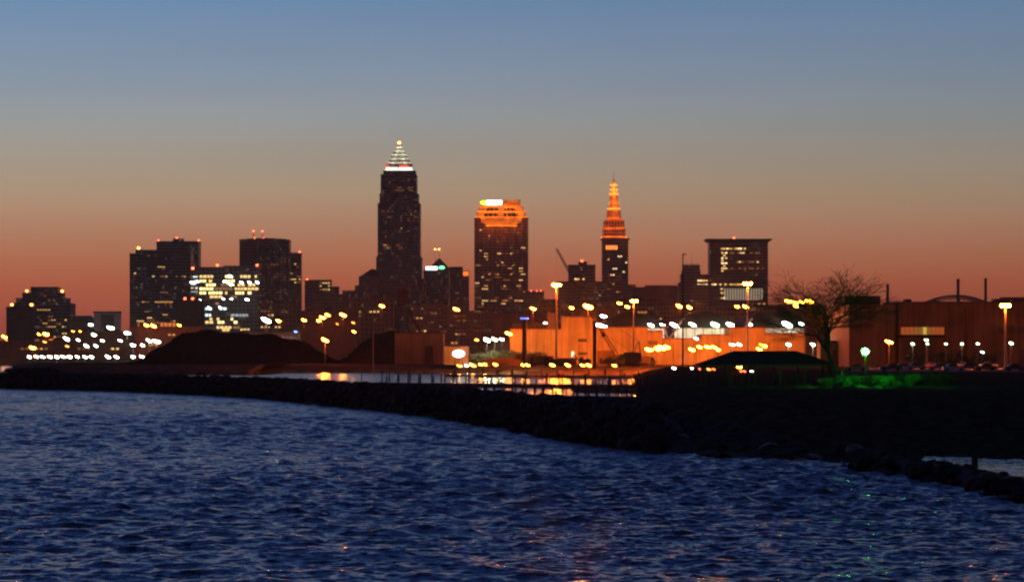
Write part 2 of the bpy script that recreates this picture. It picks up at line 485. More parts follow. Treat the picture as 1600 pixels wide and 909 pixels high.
for i, (px, d, z, s) in enumerate(cands[300:]):
    me = random.choice(ROCKS)
    M4 = Matrix.Translation((X(px, d), d, z)) @ Matrix.Rotation(random.uniform(0, 6.28), 4, 'Z') @ Matrix.Rotation(random.uniform(-.5, .5), 4, 'X') @ Matrix.Diagonal((s * random.uniform(.9, 1.5), s, s * .7, 1))
    k = len(vs)
    vs += [tuple(M4 @ v.co) for v in me.vertices]; fs += [tuple(k + j for j in p.vertices) for p in me.polygons]
me = bpy.data.meshes.new("rubble"); me.from_pydata(vs, [], fs); me.materials.append(m_rock)
struct(obj("rubble", me), "stuff")
spit = []
for px in np.linspace(1325, 1900, 60):
    d = float(wl_d(px)); e = min(1, (px - 1325) / 60)
    spit.append([(X(px, d + o_), d + o_, -.3 + (z_ + .3) * e + random.uniform(-.08, .08)) for o_, z_ in ((-1, -.3), (.5, .2), (4, .7), (9, .6), (16, -.3))])
struct(grid_object("rock_spit", np.array(spit).transpose(1, 0, 2), m_rock, False))
p = W(1523, 742, 146)
post = MB().tube((0, 0, -1), (0, 0, .95), .2, .17, 10).build("mooring_post", mat("old_timber", (.06, .05, .045)), None, (p.x, 146, 0))
tag(post, "short stout dark post standing at the pool on the lower right edge", "post")

# ------------------------------------------------------------------ evening haze over lake and city
hz = MB().box(-8600, 8600, -3000, 9000, -2.7, 330).build("haze", None)
hm = bpy.data.materials.new("haze"); hm.use_nodes = True
ht = hm.node_tree; ht.nodes.remove(ht.nodes["Principled BSDF"])
pv_ = ht.nodes.new("ShaderNodeVolumePrincipled"); pv_.inputs["Color"].default_value = (.9, .88, .86, 1)
pv_.inputs["Density"].default_value = HAZE; pv_.inputs["Anisotropy"].default_value = .8
ht.links.new(pv_.outputs[0], [n for n in ht.nodes if n.type == 'OUTPUT_MATERIAL'][0].inputs["Volume"])
hz.data.materials.append(hm); struct(hz, "stuff")

# ------------------------------------------------------------------ city
m_roofdark = mat("roof_tar", (.05, .045, .045), .9)
def beacon(root, x, y, z, col="red", r=1.0, mast=2.2):
    b = MB(); b.tube((x, y, z), (x, y, z + mast), .22, .15, 5)
    pole = b.build("beacon_mast", m_roofdark, root)
    MB().ball((x, y, z + mast + r * .7), r, r, r * .8, 8, 5).build("beacon", emis("beacon_" + col, {"red": (1, .07, .02), "orange": (1, .22, .04), "blue": (.1, .18, 1), "white": (1, 1, .9)}[col], 16), pole)

WIN = {}
def win_mesh(w, h, m):
    k = (round(w, 1), round(h, 1), m.name)
    if k not in WIN:
        WIN[k] = MB().box(-w / 2, w / 2, -.12, 0, 0, h).mesh("lit_window", m)
    return WIN[k]
W_Y = [emis("window_amber", (1, .45, .10), .75), emis("window_yellow", (1, .58, .18), 1.2), emis("window_dim", (1, .40, .09), .22), emis("window_dim", (1, .40, .09), .22)]
W_W = [emis("window_cream", (1, .74, .36), 1.9), emis("window_yellow", (1, .66, .26), 1.9)]
W_C = [emis("window_cool", (.75, .95, 1), 1.6), emis("window_cool_dim", (.7, .85, .9), .5)]
W_O = [emis("window_orange", (1, .25, .04), 2.2)]

def windows(root, x0, x1, z0, z1, yf, n, mats=W_Y, bay=3.2, floor=3.9, seed=0, run=3, size=(2.1, 1.3)):
    """single lit windows on a front at local y=yf, in short runs along a floor"""
    r = random.Random(seed); used = set(); made = 0; tries = 0
    nb = max(1, int((x1 - x0) / bay)); nf = max(1, int((z1 - z0) / floor))
    while made < n and tries < n * 20:
        tries += 1
        f = r.randrange(nf); c = r.randrange(nb); m = r.choice(mats)
        for j in range(r.randint(1, run)):
            if c + j >= nb or (f, c + j) in used or made >= n: break
            used.add((f, c + j)); made += 1
            obj("lit_window", win_mesh(size[0], size[1], m if r.random() < .8 else r.choice(mats)), root, (x0 + (c + j + .5) * bay, yf - .03, z0 + f * floor + .6))

def tower(name, label, cat, tiers, d, m, rot=0.0, aspect=.8, gz=3.0, group=None, parapet=True, names=None):
    """stacked blocks; each tier is (x0, x1, ytop) in photo pixels, lowest first. Returns root and per-tier local sizes."""
    mpp = d / F
    cx = (tiers[0][0] + tiers[0][1]) / 2
    root = thing(name, label, cat, (X(cx, d), d, gz), rot, group)
    k = abs(math.cos(rot)) + aspect * abs(math.sin(rot))
    z = 0; info = []
    for i, (a, b, yt) in enumerate(tiers):
        w = (b - a) * mpp / k; dp = w * aspect if i == 0 else min(info[0][1] * .96, w * aspect)
        ox = ((a + b) / 2 - cx) * mpp
        h = Z(yt, d) - gz - z
        mb = MB().box(ox - w / 2, ox + w / 2, -dp / 2, dp / 2, z, z + h)
        if parapet:
            mb.ring(w + .5, dp + .5, .7, z + h - .7, z + h + .9, ox)
        nm = (names[i] if names else ("tower_block" if i == 0 else "upper_block"))
        mb.build(nm, m, root)
        info.append((w, dp, ox, z, z + h)); z += h
    return root, info

m_stone = facade("facade_granite", (.24, .15, .125), bay=3.0, floor=4.0)
m_dark = facade("facade_dark_glass", (.16, .11, .10), bay=3.0, floor=3.9, wfrac=.8)
m_brown = facade("facade_brown", (.24, .13, .09), bay=2.8, floor=3.8)
m_grey = facade("facade_grey", (.18, .15, .14), bay=4.2, floor=4.2, hfrac=.45)
m_brick = facade("facade_brick", (.2, .10, .06), bay=3.6, floor=4.2, wfrac=.45)
m_plainbrick = mat("dark_brick", (.16, .075, .045), .9)

# left stepped office block and the plain slab in front of it
r, I = tower("office_tower", "dark stepped ziggurat office tower at the far left with red roof beacons", "building",
    [(21, 114, 475), (29, 107, 467), (38, 99, 459), (50, 92.5, 449.5)], 3300, m_dark, rot=0, aspect=.6)
windows(r, -I[0][0] / 2 + 8, I[0][0] / 2 - 1, 12, I[0][4] - 3, -I[0][1] / 2, 62, W_Y, seed=1, size=(2.1, 1.3))
windows(r, I[2][2] - I[2][0] / 2 + 2, I[2][2] + I[2][0] / 2 - 1, I[1][3], I[2][4], -I[2][1] / 2, 12, W_Y, seed=2, size=(2.1, 1.3))
for (px, py) in ((43, 459), (98, 459.5)): beacon(r, (px - 67.5) * 3300 / F, -4, Z(py, 3300) - 3, "orange", 1.6)
r, I = tower("slab_building", "plain dark windowless slab standing before the stepped tower, far left", "building", [(11.6, 53, 481)], 3000, m_plainbrick, aspect=.5)
beacon(r, (19 - 32) * 3000 / F, -3, I[0][4], "orange", 1.6); beacon(r, 12, -3, I[0][4], "orange", 1.7)

# low lit building between
r, I = tower("exhibition_hall", "low dark hall with a hipped roof right of the stepped tower", "building", [(113, 150, 502)], 2500, m_plainbrick, aspect=.5, parapet=False)
w, dp, ox, z0, z1 = I[0]
MB().box(-w / 2 - 1, w / 2 + 1, -dp / 2 - 1, dp / 2 + 1, z1, z1 + 5, w * .25, dp * .3).build("roof", m_roofdark, r)
r, I = tower("concrete_building", "pale concrete block with dark recessed front near the left white lights", "building", [(148, 188, 489)], 2400, mat("pale_concrete", (.36, .35, .32), .8), aspect=.5, parapet=False)
w, dp, ox, z0, z1 = I[0]
MB().box(-w / 2 - .5, w / 2 + .5, -dp / 2 - .5, dp / 2 + .5, z1, z1 + 1.4).build("roof", m_roofdark, r)
MB().box(-w * .22, w * .3, -dp / 2 - .25, -dp / 2, 2, z1 - 1.5).build("recessed_front", mat("black_glass", (.015, .015, .02), .2), r)

# twin dark blocks
r, I = tower("office_tower", "tall dark block behind and right of the wide dark slab, with rooftop plant box", "building",
    [(247, 312, 378.5), (271, 287, 374)], 3700, m_dark, aspect=.6)
windows(r, -8, I[0][0] / 2 - 1, 120, I[0][4] - 25, -I[0][1] / 2, 10, W_Y[2:], seed=4)
for px in (248, 311, 277): beacon(r, (px - 279.5) * 3700 / F, -4, I[0][4] + (3.5 if px == 277 else 0), "red", .9, 1.6)
r, I = tower("office_tower", "wide dark slab tower with scattered amber windows, left of the brightly lit block", "building",
    [(205, 300, 397.5), (214, 300, 392)], 3500, m_dark, aspect=.4)
windows(r, -I[0][0] / 2 + 2, I[0][0] / 2 - 4, 25, I[0][4] - 10, -I[0][1] / 2, 40, W_Y, seed=5, run=4, size=(2.6, 1.3))
beacon(r, (217 - 252.5) * 3500 / F, -3, I[1][4], "orange", 1.9)
# its lit ground-floor colonnade
mb = MB()
for i in range(10): mb.box(-26 + i * 5, -24.6 + i * 5, -I[0][1] / 2 - 2, -I[0][1] / 2 - .6, Z(516, 3500) - 3, Z(505, 3500) - 3)
mb.build("colonnade", mat("lit_stone", (.35, .25, .18)), r)
MB().box(-27, 22, -I[0][1] / 2 - .5, -I[0][1] / 2 - .1, Z(512, 3500) - 3, Z(504.5, 3500) - 3).build("lobby_window", emis("lobby_glow", (1, .26, .04), .8), r)

# brightly lit office block
d = 3000; mpp = d / F
r, I = tower("office_block", "brightly lit office block with rows of glowing yellow floors under a dark roof", "building",
    [(313, 404, 429), (313, 404, 419), (350, 374, 416.5)], d, m_grey, aspect=.5, names=["tower_block", "attic_block", "plant_room"])
w, dp, ox, z0, z1 = I[0]
zz = lambda py: Z(py, d) - 3
rw = random.Random(12)
W_B = [emis("office_bright", (1, .70, .27), 2.6), emis("office_mid", (1, .62, .2), 1.4), emis("office_brown", (1, .5, .16), .3)]
spans = {433: [(0, .22, 1), (.45, .6, 0), (.72, 1, 1)], 440: [(0, .08, 0), (.16, .24, 1), (.45, .58, 0)], 446: [(0, .3, 0), (.3, .62, 2), (.67, 1, 1)],
    452: [(0, .22, 0), (.27, .6, 2), (.62, 1, 1)], 458.5: [(0, .1, 0), (.16, .36, 0), (.45, .55, 1), (.58, .82, 0), (.85, 1, 0)], 464.5: [(.18, .42, 1), (.55, .7, 2)],
    483: [(.1, .2, 3), (.35, .5, 3)], 493: [(.1, .2, 3), (.55, .9, 4)], 475: [(.28, .34, 2)], 499: [(.1, .22, 1), (.3, .4, 1), (.55, .62, 0)], 504: [(.1, .22, 1), (.32, .45, 0), (.55, .62, 0)], 512: [(.3, .55, 1), (.6, .7, 2)], 516: [(.4, .5, 1), (.72, .9, 1)]}
cnt = 0
for py, sp_ in spans.items():
    for a, b, lv in sp_:
        x = -w / 2 + 1 + a * (w - 2)
        while x < -w / 2 + 1 + b * (w - 2) - 1:
            ww = rw.choice((2.2, 2.8, 3.6)); mm = (W_B + W_C)[lv]
            if rw.random() < .88 and cnt < 99:
                obj("lit_window", win_mesh(ww, 2.6, mm), r, (x + ww / 2, -dp / 2 - .03, zz(py + 1.5))); cnt += 1
            x += ww + .9
for px in (340, 402): beacon(r, (px - 358.5) * mpp, -2, I[1][4], "red", 1.3)
r, I = tower("annex_building", "narrow glassy wing with white lights left of the brightly lit block", "building", [(299, 313, 424)], 2990, m_grey, aspect=1)
windows(r, -I[0][0] / 2, I[0][0] / 2, zz(458), zz(428), -I[0][1] / 2, 14, W_C + W_B[1:], bay=2.4, seed=8)
beacon(r, -3, -2, I[0][4], "red", 1.5)
r, I = tower("low_building", "black low building with two red lights before the lit office block", "building", [(277, 318, 470)], 2700, m_plainbrick, aspect=.5)
for px in (290, 302): beacon(r, (px - 297.5) * 2700 / F, -I[0][1] / 2 + 1, I[0][4] - 1, "red", 1.2)

# brown tower with antennas + slim neighbour
d = 3600; mpp = d / F
r, I = tower("office_tower", "brown tower with two red-tipped antennas on its gently arched roof", "building", [(376, 453, 376)], d, m_brown, aspect=.55)
w, dp, ox, z0, z1 = I[0]
pts_ = [(-w / 2 + w * i / 12, z1 + 1 + 1.8 * math.sin(math.pi * i / 12)) for i in range(13)] + [(w / 2, z1 - 1), (-w / 2, z1 - 1)]
MB().prism(pts_, -dp / 2 + .8, dp / 2 - .8).build("roof", m_roofdark, r)
mb = MB()
for i in range(9): mb.box(-w * .16 + i * w * .066, -w * .16 + i * w * .066 + .8, -dp / 2 - .7, -dp / 2, 20, z1 - 8)
mb.build("piers", m_roofdark, r)
windows(r, -w * .15, w / 2 - 2, 70, z1 - 18, -dp / 2, 46, W_Y[2:], bay=3.4, seed=9, run=2, size=(1.6, 1.2))
for px in (396, 410):
    x = (px - 414.5) * mpp
    mb = MB()
    for sx in (-1, 1):
        mb.tube((x + sx * 1.2, 0, z1), (x, 0, z1 + 11), .25, .12, 4)
    mb.tube((x, 0, z1), (x, 0, z1 + 12), .3, .15, 5)
    a = mb.build("antenna", m_roofdark, r)
    MB().ball((x, 0, z1 + 12), 1, 1, .8, 8, 5).build("beacon", MATS["beacon_red"], a)
    MB().ball((x + 1.5, -2, z1 + 3), 1, 1, .8, 8, 5).build("beacon", MATS["beacon_red"], a)
r, I = tower("office_tower", "slim tower attached to the right of the brown antenna tower", "building", [(453.5, 471, 396)], 3620, m_brown, aspect=1)
windows(r, -I[0][0] / 2, I[0][0] / 2, 60, I[0][4] - 10, -I[0][1] / 2, 20, W_Y, bay=2.8, seed=10, size=(2, 1.3))
beacon(r, 5, 0, I[0][4], "red", 1.1, 1.2)

r, I = tower("office_building", "small dark building with a notched roof between brown tower and tallest tower", "building", [(477, 529.5, 449), (477, 518, 438.5)], 3400, m_dark, aspect=.5)
windows(r, I[1][2] + 2, I[1][2] + I[1][0] / 2, I[0][4] - 4, I[1][4], -I[0][1] / 2, 10, W_Y, seed=11)
beacon(r, -18, 0, I[1][4], "red", .9, 1)
r, I = tower("long_building", "long low brown building at the left foot of the tallest tower", "building", [(488, 600, 461)], 3300, m_brick, aspect=.3)
windows(r, 14, I[0][0] / 2 - 4, I[0][4] - 14, I[0][4] - 3, -I[0][1] / 2, 14, W_Y[2:], seed=13)

# gothic stepped roof beside the tallest tower
d = 3900; mpp = d / F
r, I = tower("stone_building", "dark stone building with stepped gabled roof left of the tallest tower", "building", [(536, 600, 455), (555, 600, 447), (561, 598, 433)], d, m_stone, aspect=.5)
w, dp, ox, z0, z1 = I[2]
MB().prism([(ox - w / 2, z1), (ox + w / 2, z1), (ox + w * .2, z1 + 12 * mpp), (ox + w * .04, z1 + 13 * mpp)], -dp / 2 + .4, dp / 2 - .4).build("roof", m_roofdark, r)

# ---------------- tallest tower with stepped white crown
d = 4000; mpp = d / F
r, I = tower("skyscraper", "tallest tower of the skyline with a floodlit white stepped pyramid crown", "skyscraper",
    [(589.4, 659.2, 403), (591.6, 656.9, 320), (594.4, 654.3, 305), (596, 651.5, 275), (600, 649.5, 268.8)], d, m_stone, rot=.0, aspect=1.0)
mb = MB()
w, dp, ox, z0, z1 = I[1]
for i in range(11):
    x = -w / 2 + 2 + i * (w - 4) / 10
    mb.box(x - .5, x + .5, -dp / 2 - .8, -dp / 2, z0, z1)
mb.build("piers", mat("granite_pier", (.24, .15, .125)), r)
windows(r, -w / 2, w / 2, z0, z1 - 4, -dp / 2, 30, [W_Y[2], W_Y[2], W_Y[2], W_Y[0]], seed=20, run=2, size=(2.2, 1.3))
windows(r, -I[0][0] / 2 + 4, I[0][0] / 2 - 2, 60, z0 - 4, -I[0][1] / 2, 10, W_Y[2:], seed=21, run=2, size=(2.2, 1.3))
w, dp, ox, z0, z1 = I[3]
windows(r, -w / 2 + 10, w / 2 - 4, z0 + 4, z0 + 12, -dp / 2, 10, W_Y[2:], seed=22, run=4, size=(2.2, 1.3))
m_crown = mat("crown_granite", (.55, .53, .46), .6)
strip_w = emis("crown_strip", (1, .93, .68), 3)
z = I[4][4] + .4
mb = MB()
levels = [(603, 644, 257), (607, 640.5, 250.5), (611, 636.5, 244), (614, 633.5, 238), (617, 630, 232), (620, 626.5, 226)]
prev = z
for i, (a, b, yt) in enumerate(levels):
    wv = (b - a) * mpp; zt = Z(yt, d) - 3
    t = MB().box(-wv / 2, wv / 2, -wv / 2, wv / 2, prev, zt, wv * .03, wv * .03)
    t.ring(wv * .97, wv * .97, .8, zt - .9, zt + .6)
    nf = 9 - i
    for j in range(nf):                                   # fins standing out from each step
        x = -wv / 2 + (j + .5) * wv / nf
        t.box(x - .35, x + .35, -wv / 2 - .7, -wv / 2 + .5, prev, zt - .5)
    tier = t.build("crown_tier", m_crown, r)
    MB().ring(wv + 4.5, wv + 4.5, .7, prev + .1, prev + .9).build("uplight", strip_w, tier)
    wash(r, 0, wv, wv, prev, (1, .97, .72), 190, 4)
    prev = zt
# glowing bands at the crown's foot
wv = (644 - 603) * mpp
for x0, x1 in ((-wv * .5, -wv * .04), (wv * .0, wv * .5)):
    MB().box(x0, x1, -wv / 2 - .95, -wv / 2 - .75, Z(267.5, d) - 3, Z(263, d) - 3).build("crown_light_panel", emis("crown_white", (1, .95, .78), 1.5), r)
MB().box(wv * .0, wv * .36, -wv / 2 - .95, -wv / 2 - .75, Z(262.6, d) - 3, Z(259.5, d) - 3).build("crown_light_panel", emis("crown_red", (1, .08, .03), 1.2), r)
MB().box(-wv * .52, -wv * .38, -wv / 2 - .95, -wv / 2 - .75, Z(262.6, d) - 3, Z(259, d) - 3).build("crown_light_panel", MATS["crown_red"], r)
sp_ = MB().tube((0, 0, prev), (0, 0, Z(222, d) - 3), 1.6, .4, 8).tube((0, 0, Z(222, d) - 3), (0, 0, Z(214, d) - 3), .3, .1, 5).build("spire", m_crown, r)
MB().ball((-.5, -1, Z(223.5, d) - 3), 2.2, 2, 1.8, 8, 6).build("beacon", MATS["beacon_orange"], sp_)

# pedestal buildings round its foot
r, I = tower("low_building", "dim brown block before the foot of the tallest tower", "building", [(592, 663, 437)], 3500, m_brick, aspect=.5)
r, I = tower("low_building", "dark brown block left of the sign-topped building", "building", [(628, 668, 462)], 3300, m_brown, aspect=.5)

# sign-topped building with pyramid roof
d = 3700; mpp = d / F
r, I = tower("office_building", "block with small pyramid roof and white and green lit signs right of tallest tower", "building", [(662, 704, 424), (664, 702, 419)], d, m_dark, aspect=.8)
w, dp, ox, z0, z1 = I[1]
MB().box((671 - 683) * mpp, (702 - 683) * mpp, -dp / 2 + 1, dp / 2 - 1, z1, z1 + 15 * mpp, 14 * mpp, dp / 2 - 2).build("roof", m_roofdark, r)
for px in (680, 686): 
    x = (px - 683) * mpp
    a = MB().tube((x, 0, z1), (x, 0, Z(390, d) - 3), .3, .2, 5).build("antenna", m_roofdark, r)
    MB().ball((x, 0, Z(389.5, d) - 3), 1.3, 1.3, .9, 8, 5).build("beacon", MATS["beacon_orange"], a)
MB().box((666 - 683) * mpp, (683.5 - 683) * mpp, -I[0][1] / 2 - 1.2, -I[0][1] / 2 - .3, Z(422, d) - 3, Z(417, d) - 3).build("lit_sign", emis("sign_white", (.85, 1, .95), 4), r)
MB().ball(((690.5 - 683) * mpp, -I[0][1] / 2 - 1, Z(418.5, d) - 3), 4.2, .5, 2.2, 10, 6).build("lit_emblem", emis("sign_green", (.2, 1, .45), 2.2), r)
r, I = tower("office_building", "boxy block with a small orange sign, attached right of the pyramid-roofed block", "building", [(702.5, 733, 424), (702.5, 723, 418)], 3690, m_brown, aspect=.7)
windows(r, -I[0][0] / 2, I[0][0] / 2, 60, I[0][4] - 6, -I[0][1] / 2, 7, W_Y[2:], seed=23)
MB().box((724 - 717.75) * mpp, (732 - 717.75) * mpp, -I[0][1] / 2 - 1, -I[0][1] / 2 - .2, Z(431, 3690) - 3, Z(424.5, 3690) - 3).build("lit_sign", emis("sign_orange", (1, .2, .02), 1.4), r)
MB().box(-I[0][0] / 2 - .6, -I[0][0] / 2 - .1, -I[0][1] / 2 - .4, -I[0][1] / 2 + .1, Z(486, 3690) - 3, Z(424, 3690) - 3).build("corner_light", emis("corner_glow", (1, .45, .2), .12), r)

# ---------------- flat-topped tower with orange crown
d = 3800; mpp = d / F
r, I = tower("skyscraper", "broad flat-topped tower with a glowing orange colonnaded crown and white sign", "skyscraper", [(741.5, 825.2, 342.5)], d, m_stone, rot=0, aspect=.75)
w, dp, ox, z0, z1 = I[0]
windows(r, -w / 2 + 1, w / 2 - 1, Z(490, d) - 3, z1 - 10, -dp / 2, 98, W_Y[:2] + W_Y, seed=30, run=3, bay=2.9, size=(2.3, 1.35))
mb = MB()
for i in range(13):
    x = -w / 2 + 1 + i * (w - 2) / 12
    mb.box(x - .4, x + .4, -dp / 2 - .7, -dp / 2, 10, z1 - 11)
mb.build("piers", MATS["granite_pier"], r)
m_oc = mat("crown_limestone", (.62, .48, .22), .75)
strip_o = emis("crown_strip_orange", (1, .2, .012), 2)
# middle bay of the front rises from below the roof line
cw = (815 - 752) * mpp
bay = MB()
bay.prism([(-cw / 2, z1), (-cw / 2, z1 - 6 * mpp), (-cw / 2 + 9, z1 - 11.5 * mpp), (cw / 2 - 9, z1 - 11.5 * mpp), (cw / 2, z1 - 6 * mpp), (cw / 2, z1)], -dp / 2 - 2.6, -dp / 2 - .05)
for i in range(13):
    x = -cw / 2 + 3 + i * (cw - 6) / 12
    bay.box(x - .5, x + .5, -dp / 2 - 3.4, -dp / 2 - 2.6, z1 - (6 if 2 < i < 10 else 4) * mpp, z1 - .4)
ob = bay.build("crown_bay", m_oc, r)
MB().box(-cw / 2 + 6, cw / 2 - 6, -dp / 2 - 7, -dp / 2 - 6.2, z1 - 12.5 * mpp, z1 - 11.8 * mpp).build("uplight", strip_o, ob)
for x in (-.33, 0, .33): lamp_light(r, (x * cw, -dp / 2 - 12, z1 - 12 * mpp), (1, .19, .012), 5200, radius=.6, name="floodlight")
tiers_c = [(745.4, 821, 332.5), (749, 817.5, 324.5), (752.5, 812.5, 314.5)]
prev = z1 + 1
for i, (a, b, yt) in enumerate(tiers_c):
    wv = (b - a) * mpp; dv = dp * (wv / w) - 3; ox = ((a + b) / 2 - 783.35) * mpp; zt = Z(yt, d) - 3
    t = MB().box(ox - wv / 2, ox + wv / 2, -dv / 2, dv / 2, prev, zt)
    t.ring(wv + 1.4, dv + 1.4, 1.1, zt - 1.4, zt + .6, ox)
    nc = 15
    for j in range(nc + 1):
        if abs(j - nc / 2) < 1: wd = 2.2
        else: wd = .8
        x = ox - wv / 2 + 9 + j * (wv - 18) / nc
        if j % 2 == 0 or abs(j - nc / 2) < 1: t.box(x - wd / 2, x + wd / 2, -dv / 2 - 1.3, -dv / 2 + .3, prev, zt - 1.6)
    tier = t.build("crown_tier", m_oc, r)
    MB().ring(wv + 6, dv + 6, .7, prev + .1, prev + .75, ox).build("uplight", strip_o, tier)
    for x in (-.38, -.13, .13, .38): lamp_light(r, (ox + x * wv, -dv / 2 - 8, prev + 1), (1, .19, .012), 2500, radius=.6, name="floodlight")
    for sx in (-1, 1): lamp_light(r, (ox + sx * (wv / 2 + 7), 0, prev + 1), (1, .19, .012), 2500, radius=.6, name="floodlight")
    if i < 2:
        g_ = MB()
        for sgn in (-1, 1):
            g_.box(ox + (4 if sgn > 0 else -wv / 2 + 10), ox + (wv / 2 - 10 if sgn > 0 else -4), -dv / 2 - .4, -dv / 2 - .2, prev + 1.2, zt - 1.9)
        g_.build("loggia_glass", MATS["black_glass"], tier)
    if i == 2:
        MB().box((760 - 783.35) * mpp, (784.5 - 783.35) * mpp, -dv / 2 - 1.6, -dv / 2 - .8, Z(321.5, d) - 3, Z(314.2, d) - 3).build("lit_sign", emis("sign_white_hot", (1, 1, .9), 3), tier)
        MB().ball(((755.5 - 783.35) * mpp, -dv / 2 - 1.2, Z(317.6, d) - 3), 4.2, .6, 2.8, 8, 6).build("lit_emblem", emis("sign_lime", (.6, 1, .04), 2.5), tier)
    prev = zt

# blocks to its right
r, I = tower("low_building", "low dark block with red roof lights right of the orange-crowned tower", "building", [(820, 850, 456)], 3600, m_brown, aspect=.5)
for x in (-4, 3, 8): beacon(r, x, -3, I[0][4], "red", .7, .8)
r, I = tower("low_building", "dark mid-height block under the luffing crane boom", "building", [(846, 892, 468)], 3350, m_brick, aspect=.5)
r, I = tower("office_building", "dark building topped by a plant box and red light behind the crane boom", "building", [(888, 930, 415), (904, 917, 410)], 3500, m_dark, aspect=.6)
windows(r, -I[0][0] / 2 + 4, 6, I[0][4] - 26, I[0][4] - 8, -I[0][1] / 2, 7, W_W, seed=33, size=(2.6, 1.6))
beacon(r, 0, -3, I[1][4], "red", 1.3, .8)
r, I = tower("long_building", "wide dark block at the left foot of the orange spired tower", "building", [(872, 948, 441)], 3450, m_brown, aspect=.4)
windows(r, 0, I[0][0] / 2, 40, I[0][4] - 6, -I[0][1] / 2, 10, W_Y[2:] + W_C[1:], seed=34)

# luffing crane on the skyline
d = 3250; mpp = d / F
cr = thing("tower_crane", "dark lattice crane boom slanting up left against the sunset sky", "crane", (X(905, d), d, 3))
mast = MB()
zt = Z(452, d) - 3
for sx in (-1, 1):
    for sy in (-1, 1): mast.tube((sx * .9, sy * .9, 0), (sx * .9, sy * .9, zt), .25, .25, 4)
for i in range(int(zt / 3)): mast.tube((-.9, -.9, i * 3), (.9, -.9, i * 3 + 3), .12, .12, 4)
mast.build("mast", m_roofdark, cr)
MB().box(-2, 6, -1.5, 1.5, zt, zt + 3).build("cab", m_roofdark, cr)
bm_ = MB(); p0 = Vector((-1, 0, zt + 1)); p1 = Vector(((869.5 - 905) * mpp, 0, Z(388.5, d) - 3))
nrm = Vector((p1.z - p0.z, 0, -(p1.x - p0.x))).normalized()
nseg = 16
for s_ in (-1, 1):
    for sy in (-.8, .8): bm_.tube(p0 + nrm * s_ * 1.2 + Vector((0, sy, 0)), p1 + nrm * s_ * .8 + Vector((0, sy, 0)), .7, .55, 4)
for i in range(nseg):
    a = p0.lerp(p1, i / nseg); b = p0.lerp(p1, (i + 1) / nseg)
    sg = 1 if i % 2 else -1
    bm_.tube(a + nrm * sg, b - nrm * sg, .4, .4, 4)
bm_.build("boom", mat("crane_paint", (.05, .035, .03), .6), cr)
MB().tube(p1, (p1.x, 0, p1.z - 30), .12, .12, 4).build("hoist_cable", m_roofdark, cr)

# ---------------- spired tower with orange-lit crown
d = 3600; mpp = d / F
r, I = tower("skyscraper", "slender stone tower with a tapering orange-lit spire like an old railway tower", "skyscraper", [(926, 992, 446), (940.5, 981, 374.5)], d, m_stone, rot=0, aspect=.9)
w, dp, ox, z0, z1 = I[1]
MB().ring(w + 3.4, dp + 3.4, 1.6, z1 - .6, z1 + 1.3, ox).build("cornice", m_stone, r)
windows(r, ox - w / 2 + 3, ox + w / 2, z0, z1 - 18, -dp / 2, 10, W_W, seed=40, run=2)
windows(r, -I[0][0] / 2, I[0][0] / 2, I[0][4] - 45, I[0][4], -I[0][1] / 2, 8, W_Y, seed=41)
for j in range(6):
    x = ox - w / 2 + 5.5 + j * 2.5
    obj("lit_window", win_mesh(1.6, 5, W_O[0]), r, (x, -dp / 2 - .05, Z(390.5, d) - 3))
m_tc = mat("crown_terracotta", (.6, .44, .2), .75)
strip_t = emis("crown_strip_amber", (1, .22, .02), 2)
strip_y = emis("crown_strip_yellow", (1, .36, .04), 4)
cxp = 959
def spire_tier(a, b, y0, y1, top=None, cols=0, strip=strip_t, rnd=False, name="crown_tier"):
    wv = (b - a) * mpp; wt = (top if top else (b - a)) * mpp
    o_ = (cxp - 959) * mpp
    zb = Z(y0, d) - 3; zt = Z(y1, d) - 3
    t = MB()
    if rnd: t.tube((o_, 0, zb), (o_, 0, zt), wv / 2, wt / 2, 12)
    else:
        t.box(o_ - wv / 2, o_ + wv / 2, -wv / 2, wv / 2, zb, zt, (wv - wt) / 2, (wv - wt) / 2)
        t.ring(wt + 1, wt + 1, .8, zt - .7, zt + .35, o_)
    for j in range(cols):
        x = o_ - wv / 2 + (j + .5) * wv / cols
        if rnd:
            an = math.pi * (j + .5) / cols + math.pi
            t.tube((o_ + math.cos(an) * wv / 2, math.sin(an) * wv / 2, zb), (o_ + math.cos(an) * wt / 2, math.sin(an) * wt / 2, zt - .5), .5, .5, 5)
        else: t.box(x - .45, x + .45, -wv / 2 - .7, -wv / 2 + .3, zb, zt - .8)
    o2 = t.build(name, m_tc, r)
    if cols and not rnd:
        for j in range(cols - 1):
            x = o_ - wv / 2 + (j + 1) * wv / cols
            for q in (.18, .58): MB().box(x - .75, x + .75, -wv / 2 - .08, -wv / 2 + .3, zb + (zt - zb) * q, zb + (zt - zb) * (q + .26)).build("crown_window", MATS["black_glass"], o2)
    if strip: wash(r, o_, wv, wv, zb, (1, .125, .010) if strip is strip_t else (1, .22, .015), 1300 if strip is strip_t else 1800, 5)
    if strip:
        if rnd: 
            u_ = MB()
            for k in range(16):
                a0 = 2 * math.pi * k / 16; a1 = 2 * math.pi * (k + 1) / 16; R = wv / 2 + 1.3
                u_.tube((o_ + R * math.cos(a0), R * math.sin(a0), zb + .4), (o_ + R * math.cos(a1), R * math.sin(a1), zb + .4), .3, .3, 4)
            u_.build("uplight", strip, o2)
        else: MB().ring(wv + 4, wv + 4, .6, zb + .1, zb + .65, o_).build("uplight", strip, o2)
    return o2
spire_tier(943, 978, 371.5, 358, None, 9)
spire_tier(945, 976, 358, 346, None, 7)
t_ = MB()
